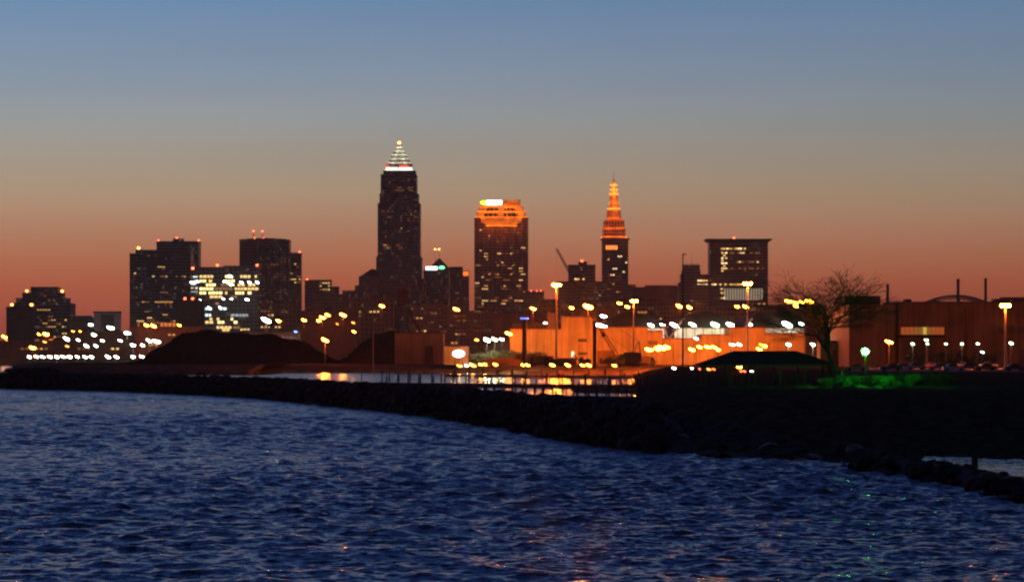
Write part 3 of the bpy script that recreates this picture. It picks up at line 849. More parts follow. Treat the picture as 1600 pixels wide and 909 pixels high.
for sx in (-1, 1):
    for sy in (-1, 1):
        t_.tube((sx * 12, sy * 12, Z(358, d) - 3), (sx * 12, sy * 12, Z(350, d) - 3), 1.1, .9, 6).tube((sx * 12, sy * 12, Z(350, d) - 3), (sx * 12, sy * 12, Z(345, d) - 3), 1.2, .1, 6)
t_.build("corner_turrets", m_tc, r)
spire_tier(948, 971, 346, 342, 23, 0, None)
spire_tier(949, 970.5, 342, 327, 20, 8, strip_t, True)
spire_tier(951, 968, 327, 318, 14, 6, strip_y, True)
spire_tier(953, 966, 318, 304, 11.5, 6, strip_t, True)
spire_tier(954, 965, 304, 297, 8.5, 5, strip_y, True)
spire_tier(955, 963.5, 297, 290, 6.5, 4, strip_y, True)
spire_tier(956, 963, 290, 280, 2.0, 0, strip_y, True, "spire")
MB().tube((0, 0, Z(280, d) - 3), (0, 0, Z(266, d) - 3), .3, .12, 5).build("flagpole", m_roofdark, r)

# right of it
r, I = tower("low_building", "flat black building right of the orange spired tower", "building", [(988, 1058, 450), (1008, 1057, 447)], 3300, m_plainbrick, aspect=.5)
r, I = tower("stone_building", "stepped stone building with a dark rounded top left of the corniced tower", "building", [(1059, 1108, 443), (1063, 1108, 430), (1065, 1094, 424), (1068, 1093, 416)], 3500, m_stone, aspect=.6)
windows(r, 4, I[0][0] / 2 - 1, I[0][4] - 2, I[1][4] - 2, -I[0][1] / 2, 10, W_W, seed=44, size=(2.6, 1.6))
windows(r, -I[0][0] / 2 + 2, I[0][0] / 2 - 1, 50, I[0][4] - 5, -I[0][1] / 2, 10, W_Y, seed=45)
a = MB().tube(((1081 - 1083.5) * 3500 / F, 0, I[3][4]), ((1081 - 1083.5) * 3500 / F, 0, I[3][4] + 14), .25, .12, 5).build("antenna", m_roofdark, r)
t_ = MB()
for i in range(7): t_.box(-14 + i * 3.2, -12.4 + i * 3.2, -6, 6, I[3][4] + .5, I[3][4] + 2.4)
t_.build("roof_plant", m_roofdark, r)

# courthouse-like tower with flared cornice
d = 3500; mpp = d / F
r, I = tower("office_tower", "broad tower with a thin flared cornice roof and yellow windows in columns", "building", [(1107.5, 1198, 379)], d, m_brown, rot=0, aspect=.5)
w, dp, ox, z0, z1 = I[0]
MB().box(-51.5 * mpp, 51.5 * mpp, -dp / 2 - 5, dp / 2 + 5, z1 + 2.6, z1 + 3.8).box(-46.5 * mpp, 46.5 * mpp, -dp / 2 - 1.5, dp / 2 + 1.5, z1, z1 + 2.6, -3.2, -3).build("cornice", m_roofdark, r)
beacon(r, -6, -dp / 2, z1 + 3.8, "red", .9, .6)
rw = random.Random(5); cnt = 0
def courtwin(fx, py, m, ww=2.6):
    obj("lit_window", win_mesh(ww, 1.7, m), r, ((fx - 1152.75) * mpp, -dp / 2 - .04, Z(py + 1, d) - 3))
for py in range(388, 426, 4):
    for fx in (1127, 1130, 1133):
        if rw.random() < .55: courtwin(fx, py, rw.choice(W_W + W_Y[:2]))
for fx in range(1126, 1164, 3):
    if rw.random() < .75: courtwin(fx, 389.5, rw.choice(W_W + W_Y[:2]))
for py, a, b, pr in ((396, 1140, 1192, .6), (410, 1150, 1192, .6), (420, 1130, 1192, .3), (445, 1112, 1160, .75), (452, 1126, 1134, .7), (458, 1126, 1134, .7), (466, 1126, 1134, .7), (475, 1180, 1195, .5), (403, 1140, 1190, .15), (430, 1120, 1190, .12)):
    for fx in range(a, b, 4):
        if rw.random() < pr: courtwin(fx, py, rw.choice(W_Y[1:] if py in (396, 410, 420, 403, 430) else W_W + W_Y[:2]))
for i in range(15):                        # tall lit lobby windows
    fx = 1131 + i * 4.1
    obj("lobby_window", win_mesh(1.7, 14, emis("lobby_pale", (1, .8, .5), .35 )), r, ((fx - 1152.75) * mpp, -dp / 2 - .04, Z(469, d) - 3))

# low skyline filler, each a building of its own
fill = [
 ("low brick block under the brown antenna tower", 404, 470, 474, 2600, m_brick, 10), ("long dark depot behind the black stockpiles", 470, 560, 487, 2200, m_plainbrick, 0),
 ("dim brick block below the long brown building", 545, 616, 468, 2500, m_brick, 8), ("dark brown hall below the sign-topped building", 640, 700, 477, 2400, m_brown, 8),
 ("dark block below the orange-crowned tower, left part", 700, 772, 487, 2300, m_brown, 6), ("low dark block below the orange-crowned tower, right part", 770, 850, 494, 2100, m_plainbrick, 4),
 ("brick block behind the left end of the orange warehouse", 845, 905, 476, 2300, m_brick, 6), ("dark hall behind the tall step of the orange warehouse", 895, 960, 482, 2000, m_plainbrick, 3),
 ("brown block below the flat black building", 955, 1030, 470, 2700, m_brick, 6), ("brown block between flat black building and corniced tower", 1025, 1115, 478, 2400, m_brown, 8),
 ("dark block at the foot of the corniced tower", 1105, 1212, 481, 2200, m_brown, 6), ("low dark shed behind the bare tree's left side", 1195, 1290, 478, 2600, m_plainbrick, 0),
 ("low dark building behind the bare tree's trunk", 1258, 1312, 503, 1300, m_plainbrick, 0), ("low dark depot beyond the left shore lamps", 110, 212, 520, 1900, m_plainbrick, 5),
 ("low dark block left of the brightly lit office block", 205, 320, 512, 2100, m_plainbrick, 6), ("long low shed below the stepped tower at far left", -30, 112, 534, 1900, m_plainbrick, 6),
 ("low yard building before the brightly lit office block", 320, 470, 522, 2000, m_brown, 20)]
for i, (lb, a, b, yt, dd_, m, nw) in enumerate(fill):
    r, I = tower("low_building", lb, "building", [(a, b, yt)], dd_, m, aspect=.3)
    w, dp, ox, z0, z1 = I[0]
    mb = MB(); rr_ = random.Random(i)
    for k in range(3):
        x = rr_.uniform(-w * .4, w * .4); MB().cbox(x, rr_.uniform(-dp * .2, dp * .2), z1 + .2, rr_.uniform(3, 9), 5, rr_.uniform(1.5, 3.5)).build("roof_plant", m_roofdark, r)
    if nw: windows(r, -w / 2 + 2, w / 2 - 2, max(3, z1 - 30), z1 - 2, -dp / 2, nw, W_Y, seed=60 + i, size=(1.8, 1.2), floor=3.6)

# ------------------------------------------------------------------ mid-ground: stockpiles, shore sheds, warehouse
m_coal = ground_mat("stockpile_salt_dust", (.006, .005, .0045), (.016, .013, .011), .4, bump=.6)
def pile(label, prof_px, d, depth):
    xs = np.array([X(p_[0], d) for p_ in prof_px]); zs = np.array([Z(p_[1], d) for p_ in prof_px])
    gx = np.linspace(xs[0], xs[-1], 90); gy = np.linspace(-1, 1, 24)
    hz = np.interp(gx, xs, zs)
    P = np.zeros((24, 90, 3))
    for j, v in enumerate(gy):
        P[j, :, 0] = gx; P[j, :, 1] = d + v * depth
        P[j, :, 2] = 2.9 + (np.maximum(hz - 2.9, 0)) * (1 - abs(v)) ** .8 + (rng.normal(0, .22, 90) + .7 * np.sin(gx * .21 + 3 * v) * np.sin(gx * .057 + v * 5) + .4 * np.sin(gx * .5 + v * 9)) * (1 - abs(v)) ** .5
    return tag(grid_object("stockpile", P, m_coal), label, "stockpile")
pile("long black stockpile mound below the brightly lit office block", [(226, 560), (262, 532), (292, 519), (330, 515), (380, 520), (425, 519), (470, 534), (505, 552), (520, 562)], 1150, 60)
pile("smaller black stockpile mound left of the long brown shed", [(530, 564), (560, 540), (588, 520), (612, 515), (650, 521), (690, 545), (705, 564)], 1120, 40)

def shed(label, a, b, yt, d, dp, col, roofc=None, gz=2.98, name="shed", bevel=0):
    r = thing(name, label, "building", (X((a + b) / 2, d), d, gz))
    w = (b - a) * d / F; h = Z(yt, d) - gz
    MB().box(-w / 2, w / 2, 0, dp, 0, h).build("wall", col, r)
    MB().box(-w / 2 - .3, w / 2 + .3, -.3, dp + .3, h, h + .5).build("roof", roofc or m_roofdark, r)
    return r, w, h
def siding(name, col, pitch=1.1):
    if name in MATS: return MATS[name]
    m = mat(name, col, .75, var=.26, scale=.11)
    t = m.node_tree; c = t.nodes.new("ShaderNodeTexCoord"); wv = t.nodes.new("ShaderNodeTexWave")
    wv.inputs["Scale"].default_value = 1 / pitch; t.links.new(c.outputs["Object"], wv.inputs["Vector"])
    mp = t.nodes.new("ShaderNodeMapping"); mp.inputs["Scale"].default_value = (.9, .9, .05); t.links.new(c.outputs["Object"], mp.inputs[0])
    st = t.nodes.new("ShaderNodeTexNoise"); st.inputs["Scale"].default_value = 1.0; st.inputs["Detail"].default_value = 4; t.links.new(mp.outputs[0], st.inputs["Vector"])
    sr = t.nodes.new("ShaderNodeMapRange"); sr.inputs["From Min"].default_value = .4; sr.inputs["From Max"].default_value = .7; sr.inputs["To Min"].default_value = 1; sr.inputs["To Max"].default_value = .62
    t.links.new(st.outputs["Fac"], sr.inputs["Value"])
    bc = t.nodes["Principled BSDF"].inputs["Base Color"]; src = bc.links[0].from_socket
    sm = t.nodes.new("ShaderNodeVectorMath"); sm.operation = 'SCALE'; t.links.new(src, sm.inputs[0]); t.links.new(sr.outputs[0], sm.inputs["Scale"]); t.links.new(sm.outputs[0], bc)
    bp = t.nodes.new("ShaderNodeBump"); bp.inputs["Distance"].default_value = .06; bp.inputs["Strength"].default_value = .5
    t.links.new(wv.outputs["Fac"], bp.inputs["Height"]); t.links.new(bp.outputs[0], t.nodes["Principled BSDF"].inputs["Normal"])
    return m
m_side = siding("tan_siding", (.52, .36, .10))
m_brownside = siding("brown_siding", (.18, .11, .07))
m_rust = siding("rust_siding", (.30, .14, .06))
r, w, h = shed("long low brown shed left of the oval white sign", 617, 692, 521, 1050, 30, m_brownside)
MB().box(w * .12, w * .3, -.1, 0, 0, h * .6).build("shutter_door", m_roofdark, r)
r, w, h = shed("small tan shed beside the oval white sign", 694, 732, 541, 1000, 12, m_side)
MB().box(w / 2 - 3, w / 2 - .2, -.35, 0, 0, h * .98).build("corner_panel", mat("pale_panel", (.7, .5, .35)), r)
sg = thing("oval_sign", "big glowing white oval sign on posts before the small tan shed", "sign", (X(716.5, 985), 985, 2.9))
zc = Z(552.3, 985) - 2.9
MB().tube((-1.3, 0, 0), (-1.3, 0, zc), .1, .1, 6).tube((1.3, 0, 0), (1.3, 0, zc), .1, .1, 6).build("posts", m_roofdark, sg)
MB().ball((0, 0, zc), 2.15, .3, 1.3, 20, 10).build("sign_face", emis("sign_face", (1, .95, .8), 5), sg, smooth=True)

lt = thing("loading_tower", "black loading tower with slanted chute above the smaller stockpile mound", "tower", (X(631, 1350), 1350, 3))
hz_ = Z(452, 1350) - 3
for sx in (-1, 1):
    for sy in (-1, 1): MB().tube((sx * 2.2, sy * 2, 0), (sx * 1.8, sy * 1.6, hz_ - 6), .28, .25, 6).build("leg", m_roofdark, lt)
MB().prism([(-2.6, hz_ - 7), (1.8, hz_ - 7), (2.4, hz_), (-2.8, hz_)], -2, 2).build("hopper", m_roofdark, lt)
MB().tube((1.5, 0, hz_ - 8), (9, 0, hz_ * .35), .8, .8, 4).build("chute", m_roofdark, lt)
# the orange-lit warehouse
d = 985
wh = thing("warehouse", "long warehouse glowing orange under yard lights with stepped flat rooflines", "warehouse", (X(1030, d), d, 2.98))
segs = [(797, 877, 515, 0), (877, 931, 496, .0), (931, 1012, 512.5, 0), (1012, 1036, 518, .0), (1036, 1096, 530, 0), (1096, 1140, 524, 0), (1140, 1196, 513, 0), (1196, 1257, 522, 0)]
mq = d / F
for i, (a, b, yt, yo) in enumerate(segs):
    x0 = (a - 1030) * mq + .004; x1 = (b - 1030) * mq - .004; h = Z(yt, d) - 2.98
    y0 = (.35 if i % 2 else 0)
    MB().box(x0, x1, y0, 26, 0, h).build("wall_section", m_side, wh)
    MB().ring(x1 - x0, 26 - y0, .35, h + .003, h + .45, (x0 + x1) / 2, (26 + y0) / 2).build("parapet", m_rust, wh)
for a in (850, 905, 952, 990, 1052, 1084, 1120, 1168, 1228): MB().tube(((a - 1030) * mq, -.14, 0), ((a - 1030) * mq, -.14, 7.5), .12, .12, 6).build("downpipe", m_rust, wh)
for a, b in ((798, 876.5), (932, 1011), (1097, 1139), (1197, 1256)): MB().box((a - 1030) * mq, (b - 1030) * mq, -.1, -.004, .01, .9).build("plinth", m_brownside, wh)
m_glassdim = mat("dusty_glass", (.05, .06, .05), .3)
def whwin(a, b, y0, y1, m, nm="window"):
    f = MB().box((a - 1030) * mq, (b - 1030) * mq, -.12, -.02 + .36, Z(y1, d) - 2.98, Z(y0, d) - 2.98).build(nm, m, wh)
    return f
whwin(903, 917, 529, 534, m_glassdim); whwin(903, 917, 550, 554, m_glassdim)
whwin(1013, 1027, 532, 538, mat("louvre", (.2, .14, .1)), "vent")
whwin(805, 818, 550, 554, m_glassdim); whwin(822, 832, 550, 554, emis("window_pale", (1, .8, .5), .5)); whwin(834, 846, 550, 554, m_glassdim)
whwin(893, 897, 549, 558, emis("door_light", (1, .85, .5), 1.5), "door_window")
for a in (944, 1060, 1150, 1210): whwin(a, a + 14, 553, 567, mat("dock_door", (.42, .3, .22)), "dock_door")
MB().box((800 - 1030) * mq, (876 - 1030) * mq, 3, 20, Z(514, d) - 2.9, Z(505, d) - 2.98).build("roof_house", m_roofdark, wh)
MB().box((855 - 1030) * mq, (872 - 1030) * mq, .8, 2.8, Z(513.5, d) - 2.9, Z(489, d) - 2.98).build("roof_box", m_brownside, wh)

# vaulted sheds behind
d = 1040
m_vault = mat("vault_roof", (.012, .012, .014), .7, spec=.1)
m_palewall = mat("pale_lit_wall", (.5, .5, .45), .8)
for lb, a, b, yp, ys in (("vaulted dark-roofed hall behind the warehouse, left of the slanting struts", 936, 1040, 489, 512), ("middle vaulted hall between the two pairs of slanting struts", 1052, 1146, 487, 512), ("right-hand vaulted hall behind the low end of the warehouse", 1160, 1258, 484, 512)):
    r = thing("vaulted_hall", lb, "building", (X((a + b) / 2, d), d, 3), 0, "vaulted halls behind the warehouse")
    w = (b - a) * d / F; h0 = Z(ys, d) - 3; hp = Z(yp, d) - 3
    MB().box(-w / 2 + .5, w / 2 - .5, 0, 60, 0, h0).build("wall", m_palewall, r)
    arc = [(-w / 2 + w * i / 20, h0 + .01 + (hp - h0) * (1 - (2 * i / 20 - 1) ** 2) ** .7) for i in range(21)]
    inner = [(x, z - .5) for x, z in arc[1:-1]][::-1]
    MB().prism(arc + [(w / 2, h0 + .005)], -1.5, 61).build("roof", m_vault, r, smooth=False)
    mb = MB()
    for k in range(7):
        x = -w / 2 + w * (k + .5) / 7; mb.box(x - .15, x + .15, -.2, 0, 0, h0)
    mb.build("wall_ribs", m_rust, r)
for px in (1046, 1153):
    r = thing("strut_frame", "pale V-shaped strut frame " + ("left" if px < 1100 else "right") + " of the middle vaulted hall", "frame", (X(px, 1030), 1030, 3))
    z0 = Z(532, 1030) - 3; z1 = Z(497, 1030) - 3
    MB().tube((0, 0, 0), (-.6, 0, z0), .45, .4, 8).tube((-.6, 0, z0), (-2.4, 0, Z(506, 1030) - 3), .4, .35, 8).tube((-.6, 0, z0), (5.2, 0, z1), .4, .35, 8).build("struts", m_palewall, r)

# big building on the right
d = 800; mq = d / F
r = thing("factory", "large windowless rust-brown building at right with a lit yellow window strip", "building", (X(1500, d), d, 2.9))
def rb(nm, a, b, y0, y1, dy0, dy1, m): return MB().box((a - 1500) * mq, (b - 1500) * mq, dy0, dy1, Z(y1, d) - 2.9, Z(y0, d) - 2.9).build(nm, m, r)
rb("wall_section", 1404.1, 1700, 473, 572.5, 0, 60, m_rust)
rb("wall_section", 1326, 1396, 476, 572.5, -1, 50, m_rust)
rb("recess_wall", 1396.1, 1404, 472, 572.5, 4, 40, m_brownside)
rb("parapet", 1403.9, 1701, 471, 473, -.3, 60, m_brownside)
rb("roof_house", 1322, 1378, 462, 475.9, 3, 30, m_roofdark)
rb("canopy", 1404, 1472, 523.5, 526, -6, -.01, m_roofdark)
rb("shutter_door", 1410, 1462, 530, 560, -.15, -.01, m_brownside)
for i in range(10):
    a = 1408 + i * 6.8
    mm = emis("strip_yellow", (1, .66, .06), .55) if i in (5,) else emis("strip_amber", (1, .38, .05), .2) if i in (3, 4, 6) else emis("strip_orange", (1, .2, .02), .28)
    rb("strip_window", a, a + 6, 511, 522.5, -.12, -.01, mm)
rb("wall_band", 1560, 1700, 510, 521, -.2, -.01, m_brownside)
for a in (1475, 1511, 1549, 1587, 1625): rb("pilaster", a, a + 1.6, 473.5, 572, -.45, -.01, m_rust)
for a in (1340, 1362): rb("pilaster", a, a + 1.4, 476.5, 572, -1.4, -1.01, m_rust)
for a, b in ((1484, 1502), (1520, 1540), (1556, 1568), (1592, 1612)): rb("dock_door", a, b, 546, 571, -.2, -.01, m_brownside)
rb("downpipe", 1507, 1508.2, 480, 570, -.35, -.02, m_roofdark); rb("downpipe", 1384, 1385, 480, 570, -1.3, -1.02, m_roofdark)
for a, w_, t_ in ((1420, 9, 466.5), (1462, 6, 468), (1560, 12, 466), (1590, 5, 467.5)): rb("roof_unit", a, a + w_, t_, 470.9, 6, 12, m_roofdark)
m_stack = mat("chimney_steel", (.10, .06, .05), .7)
for lb, px, yt, wpx in (("short chimney left of the rust-brown building's roof", 1387, 444, 4.6), ("left of the two chimneys over the arch bridge", 1497, 436, 5), ("right of the two chimneys over the arch bridge", 1540, 435, 4.6)):
    dd_ = 2200; c = thing("chimney", lb, "chimney", (X(px, dd_), dd_, 3)); h = Z(yt, dd_) - 3; rr_ = wpx * dd_ / F / 2
    MB().tube((0, 0, 0), (0, 0, h), rr_ * 1.1, rr_ * .9, 12).build("stack", m_stack, c)
    MB().tube((0, 0, h - 1.5), (0, 0, h + .1), rr_ * 1.05, rr_ * 1.05, 12).build("rim", m_stack, c)
    if px > 1400:
        MB().tube((0, 0, h * .6), (0, 0, h * .6 + .6), rr_ * 3.4, rr_ * 3.4, 12).tube((0, 0, h * .45), (0, 0, h * .45 + .5), rr_ * 2.4, rr_ * 2.4, 12).build("gallery", m_stack, c)
dd_ = 2600; mq = dd_ / F
br = thing("arch_bridge", "dark steel arch bridge rising over the factory roof between the chimneys", "bridge", (X(1493, dd_), dd_, 3))
mb = MB(); zd = Z(474, dd_) - 3
for sy in (-6, 6):
    prev = None; mb = MB()
    for i in range(21):
        t = i / 20 * 2 - 1; x = t * 50 * mq; z = Z(474, dd_) - 3 + 12 * mq * (1 - t * t)
        if prev:
            mb.tube(prev, (x, sy, z), .9, .9, 5); mb.tube((prev[0], sy, prev[2] - 2.5), (x, sy, z - 2.5), .5, .5, 4); mb.tube((x, sy, z), (x, sy, zd), .3, .3, 4)
            mb.tube(prev, (x, sy, z - 2.5), .3, .3, 4)
        prev = (x, sy, z)
    mb.build("arch", m_stack, br)
MB().box(-70 * mq, 120 * mq, -8, 8, zd - 2, zd).build("deck", m_stack, br)
mb = MB()
for x in (-60, -30, 30, 60, 90): mb.box(x * mq - 2, x * mq + 2, -6, 6, 0, zd - 2.01)
mb.build("piers", m_stack, br)
rh = tower("low_building", "small dark rooftops at the far right edge behind the rust-brown building", "building", [(1565, 1640, 467)], 1500, m_plainbrick, aspect=.3)[0]
beacon(rh, 7, -2, Z(478, 1500) - 3 + 1, "blue", .9, 1)

# low wall lit orange behind the tree
r, w, h = shed("low orange-lit shed behind the bare tree's trunk", 1282, 1328, 535, 830, 10, m_side)
MB().box(-w * .1, w * .2, -.12, 0, 0, h * .7).build("shutter_door", m_rust, r)

# ------------------------------------------------------------------ lamps
m_pole = mat("galvanised_pole", (.22, .2, .18), .55, .5)
m_pole_dark = mat("dark_pole", (.04, .035, .03), .6)
POLE = MB().tube((0, 0, 0), (0, 0, 1), 1, .7, 8).mesh("pole", m_pole_dark)
HEADS = {}
LR = random.Random(21)
def head_mesh(col):
    if ("b", col) not in HEADS:
        E = {"orange": emis("sodium_bulb", (1, .27, .016), 70), "white": emis("white_bulb", WHITE, 34), "greenish": emis("mercury_bulb", GREENISH, 24), "cool": emis("cool_bulb", COOL, 24),
             "green": emis("green_bulb", (.22, 1, .25), 45), "yellow": emis("amber_globe", (1, .42, .035), 3.2), "blue": emis("blue_bulb", (.12, .25, 1), 8), "red": emis("red_bulb", (1, .1, .03), 8), "dimorange": emis("dim_sodium", (1, .3, .04), 6)}[col]
        HEADS[("b", col)] = MB().ball((0, 0, 0), 1, .8, .6, 10, 6).mesh("bulb", E, True)
        HEADS[("h", col)] = MB().box(-1.1, 1.1, -.9, .9, .42, .8, .3, .3).mesh("housing", m_pole_dark)
    return HEADS[("b", col)], HEADS[("h", col)]
def lamp(label, px, py, d, col="orange", r=.7, power=0, group=None, name="street_lamp", gz=3.0, lc=None, pr=.07, cat="lamp"):
    root = thing(name, label, cat, (X(px, d), d, gz), 0, group)
    h = Z(py, d) - gz
    if h < .6: h = .6
    po = obj("pole", POLE, root); po.scale = (pr, pr, h + .3 * r)
    b, hs = head_mesh(col)
    hd = obj("housing", hs, root, (0, -.25 * r, h)); hd.scale = (r * LR.uniform(1.05, 1.5), r * LR.uniform(.8, 1.1), r * LR.uniform(.75, 1.05)); hd.rotation_euler = (0, LR.uniform(.2, .5), 0)
    o = obj("bulb", b, hd, (0, 0, 0))
    if power:
        c = lc or {"orange": SOD_L, "white": (1, .9, .65), "greenish": (.8, 1, .6), "cool": (.85, 1, .9), "green": (.05, 1, .12), "yellow": (1, .4, .04), "blue": (.1, .2, 1), "red": (1, .1, .05), "dimorange": SOD_L}[col]
        lamp_light(root, (0, -1.6 * r - .2, h - .9 * r), c, power, radius=r * .5)
    return root
def lamp_row(phrase, items, group, colname=None, name="street_lamp"):
    items = sorted(items, key=lambda i: i[0])
    for k, it in enumerate(items):
        px, py, d, col, rr_ = it[:5]; pw = it[5] if len(it) > 5 else 0
        cn = {"orange": "orange", "white": "white", "greenish": "greenish white", "cool": "white", "yellow": "amber", "red": "red", "dimorange": "dim orange", "blue": "blue"}[col]
        n_ = ORD[k] if k < len(ORD) else "last"
        lamp(f"{cn} lamp, {n_} from the left {phrase}", px, py, d, col, rr_, pw, group, name)

lamp_row("in the row along the far shore", [(x, 557 + (x % 3) * .2, 1300, "white", .85 if x != 279 else 1.1, 1200 if x in (57, 89, 133, 182, 222) else (2500 if x == 279 else 0)) for x in (46, 57, 67, 78, 89, 99, 109, 121, 133, 143, 169, 182, 208, 222, 251, 279)], "shore lamps at far left")
lamp_row("among the white lights left of the slab tower", [(104, 529, 1700, "white", 1.5), (122, 531, 1700, "cool", .9), (142, 507, 2200, "cool", 1.5, 15000), (147, 523, 1800, "white", 1.4), (135, 540, 1600, "white", 1.2), (150, 540, 1600, "cool", .9), (160, 532, 1700, "white", .9), (173, 512, 2200, "white", 2.0, 30000), (199, 520, 1800, "white", 1.4, 15000), (188, 532, 1700, "white", .9), (208, 539, 1500, "cool", 1.1, 7500), (223, 539, 1500, "white", .9), (233, 532, 1600, "greenish", 1.2, 15000), (245, 533, 1600, "greenish", 1.8, 15000)], "white yard lights at left")
lamp_row("among the orange street lights, far left", [(7, 526, 1800, "orange", 1.2), (10, 531, 1800, "dimorange", .6), (51, 543, 1600, "orange", 1.4, 15000), (61, 522, 1900, "orange", .9), (72, 522, 1900, "orange", 1.6, 15000), (70, 534, 1800, "dimorange", 1), (105, 541, 1700, "dimorange", 1.1), (115, 518, 2000, "orange", 1, 6000), (126, 518, 2000, "orange", .9)], "orange street lights at far left")
lamp_row("at the foot of the wide dark slab tower", [(229, 508, 2050, "orange", 1.5, 8000), (240, 509, 2050, "orange", 1.6, 8000), (280, 508, 2050, "orange", 1.0)], "orange lights below the slab tower")
lamp_row("before the bright office block", [(299, 441, 2900, "cool", 1.1), (304, 441, 2900, "cool", 1.1), (309, 440, 2900, "cool", 1.1), (352, 440, 2900, "white", 1.8), (360, 432, 2900, "white", 1.8), (361, 444, 2900, "white", 1.8), (377, 441, 2900, "cool", 1.6), (390, 441, 2900, "cool", 1.6), (402, 441, 2900, "cool", 1.6), (314, 469, 2900, "cool", 1.4), (349, 467, 2900, "cool", 1.1), (362, 467, 2900, "cool", 1), (386, 468, 2900, "cool", 1.5), (327, 481, 2900, "cool", 1.4), (344, 480, 2900, "cool", 1.3)], "floodlight masts before the lit office block")
lamp_row("behind the black stockpiles", [(416, 500, 1900, "white", 2.3, 24000), (435, 501, 1900, "orange", 1.2, 12000), (475, 500, 1700, "orange", 1.2, 18000), (498, 501, 1700, "orange", .9), (504, 496, 1700, "orange", 1.5, 36000), (512, 492, 1800, "orange", 1.3), (536, 492, 1700, "orange", 1.5, 36000), (553, 518, 1500, "orange", .9), (552, 504, 1500, "dimorange", .7), (527, 506, 1500, "dimorange", .6), (597, 478, 2000, "orange", 1.6, 36000), (713, 483, 1900, "orange", 1.5, 36000)], "orange street lights in the middle distance")
lamp("blue lamp behind the top of the long black stockpile", 462, 518, 1400, "blue", .7)
lamp("brilliant orange yard lamp before the gap between the black stockpiles", 508, 531, 1060, "orange", 1.2, 24000)
lamp_row("above the orange warehouse roof", [(833, 482, 1250, "orange", .9, 40000), (893, 481, 1250, "orange", .9), (919, 479, 1200, "orange", 2.0, 120000), (943, 494, 1150, "white", 1.0), (968, 474, 1250, "orange", .8), (980, 479, 1250, "orange", .9), (1061, 478, 1400, "orange", 1, 30000), (1077, 480, 1400, "orange", 1.2, 30000), (1152, 479, 1400, "orange", .9), (1165, 479, 1400, "orange", 1.1)], "street lights behind the orange warehouse")
lamp_row("in the row along the vaulted halls", [(936, 508, 1035, "white", 1.2, 594), (945, 510, 1035, "white", .8), (1017, 508, 1035, "white", 1.0, 594), (1054, 508, 1035, "white", 1.2, 792), (1082, 507, 1035, "white", 1.0, 594), (1117, 507, 1035, "greenish", 1.4, 924), (1141, 507, 1035, "white", 1.1, 594), (1171, 506, 1035, "greenish", .9, 594), (1230, 507, 1035, "white", 1.5, 924), (1252, 506, 1035, "cool", .8, 330), (853, 505, 1020, "white", .6), (1035, 507, 1035, "cool", .7)], "white lights along the vaulted halls")
lamp_row("in the low row before the orange warehouse", [(1014, 546, 930, "orange", .9, 6000), (1027, 545, 935, "orange", .9, 4000), (1034, 543, 930, "orange", 1.1, 7000), (1042, 542, 940, "orange", .8), (1081, 546, 935, "orange", .75, 6000), (1093, 542, 945, "orange", .85), (1106, 542, 945, "orange", .85, 6000), (1116, 542, 945, "orange", .8), (1122, 546, 945, "orange", .7), (1144, 538, 950, "greenish", .65, 2500), (1155, 538, 950, "greenish", .65), (1186, 545, 935, "orange", .7), (1191, 539, 940, "yellow", 1.0), (1194, 540, 940, "orange", .9, 6000)], "low sodium lamps before the warehouse")
lamp("greenish lamp under the bare tree's left branches, nearer the pavilion", 1232, 538, 900, "greenish", .6, 4000)
lamp("greenish lamp under the bare tree's left branches, nearer the trunk", 1270, 538, 880, "greenish", .65, 4000)
lamp("small white lamp on the warehouse front below the strut frame", 1088, 529, 975, "white", .55)
lamp_row("in the cluster behind the bare tree's crown", [(1232, 471, 1300, "orange", 1.3, 20000), (1243, 473, 1300, "orange", 1), (1253, 472, 1300, "orange", 1), (1265, 471, 1300, "orange", 1.5, 20000), (1243, 478, 1300, "orange", .9)], "orange lights behind the bare tree")
lamp("orange lamp right of the green lamp, before the rust-brown building", 1389, 534, 700, "orange", .7, 9000)
lamp_row("before the rust-brown building", [(1426, 537, 720, "greenish", 0.31, 500), (1447, 531, 720, "greenish", 0.34, 500), (1449, 537, 700, "greenish", 0.25), (1478, 537, 720, "greenish", 0.28), (1503, 537, 720, "greenish", 0.31, 500), (1528, 537, 720, "greenish", 0.34), (1535, 550, 680, "cool", .3), (1580, 536, 720, "greenish", 0.37, 500)], "greenish car-park lamps at right")
lamp_row("of three by the green-lit corner", [(761, 531, 960, "white", .95, 2400), (773, 530, 960, "greenish", .85, 2000), (784, 530, 960, "greenish", .75, 2000)], "three lamps at the warehouse's left end")
lamp("orange lamp at the upper left corner of the orange warehouse", 795, 521, 975, "orange", .95, 4000)
lamp("small white lamp left of the three-lamp group", 745, 531, 1000, "orange", .5)
for k, (px, py, rr_) in enumerate(((718, 571, .95), (729, 571, .45), (739, 570, 1.05), (759, 569, 1.0))):
    lamp(f"amber globe lamp, {ORD[k]} from the left below the oval white sign", px, py, 955, "yellow" if k != 1 else "white", rr_, 1500, "amber globe lamps on the quay", "globe_lamp", gz=2.0)
lamp_row("along the quay at the water's edge", [(751, 581, 800, "orange", .5, 300), (774, 581, 800, "orange", .5, 300), (817, 583, 760, "orange", .45), (824, 584, 760, "orange", .5, 300), (863, 583, 760, "orange", .5, 300), (887, 584, 750, "orange", .5), (910, 585, 740, "orange", .45), (920, 586, 740, "orange", .5, 300), (960, 587, 720, "orange", .5, 300)], "small dock lights", name="dock_light")
# these sit on floating dock stages in the harbour
lamp_row("low by the right end of the docks", [(1053, 587, 560, "white", .3), (1081, 582, 560, "white", .22), (1094, 584, 520, "red", .3), (1107, 588, 520, "dimorange", .35), (1115, 582, 520, "red", .3), (1155, 573, 520, "orange", .45, 200), (1158, 586, 450, "red", .22), (1163, 585, 450, "red", .22), (1174, 586, 450, "white", .18)], "small lights by the docks", name="marker_light")

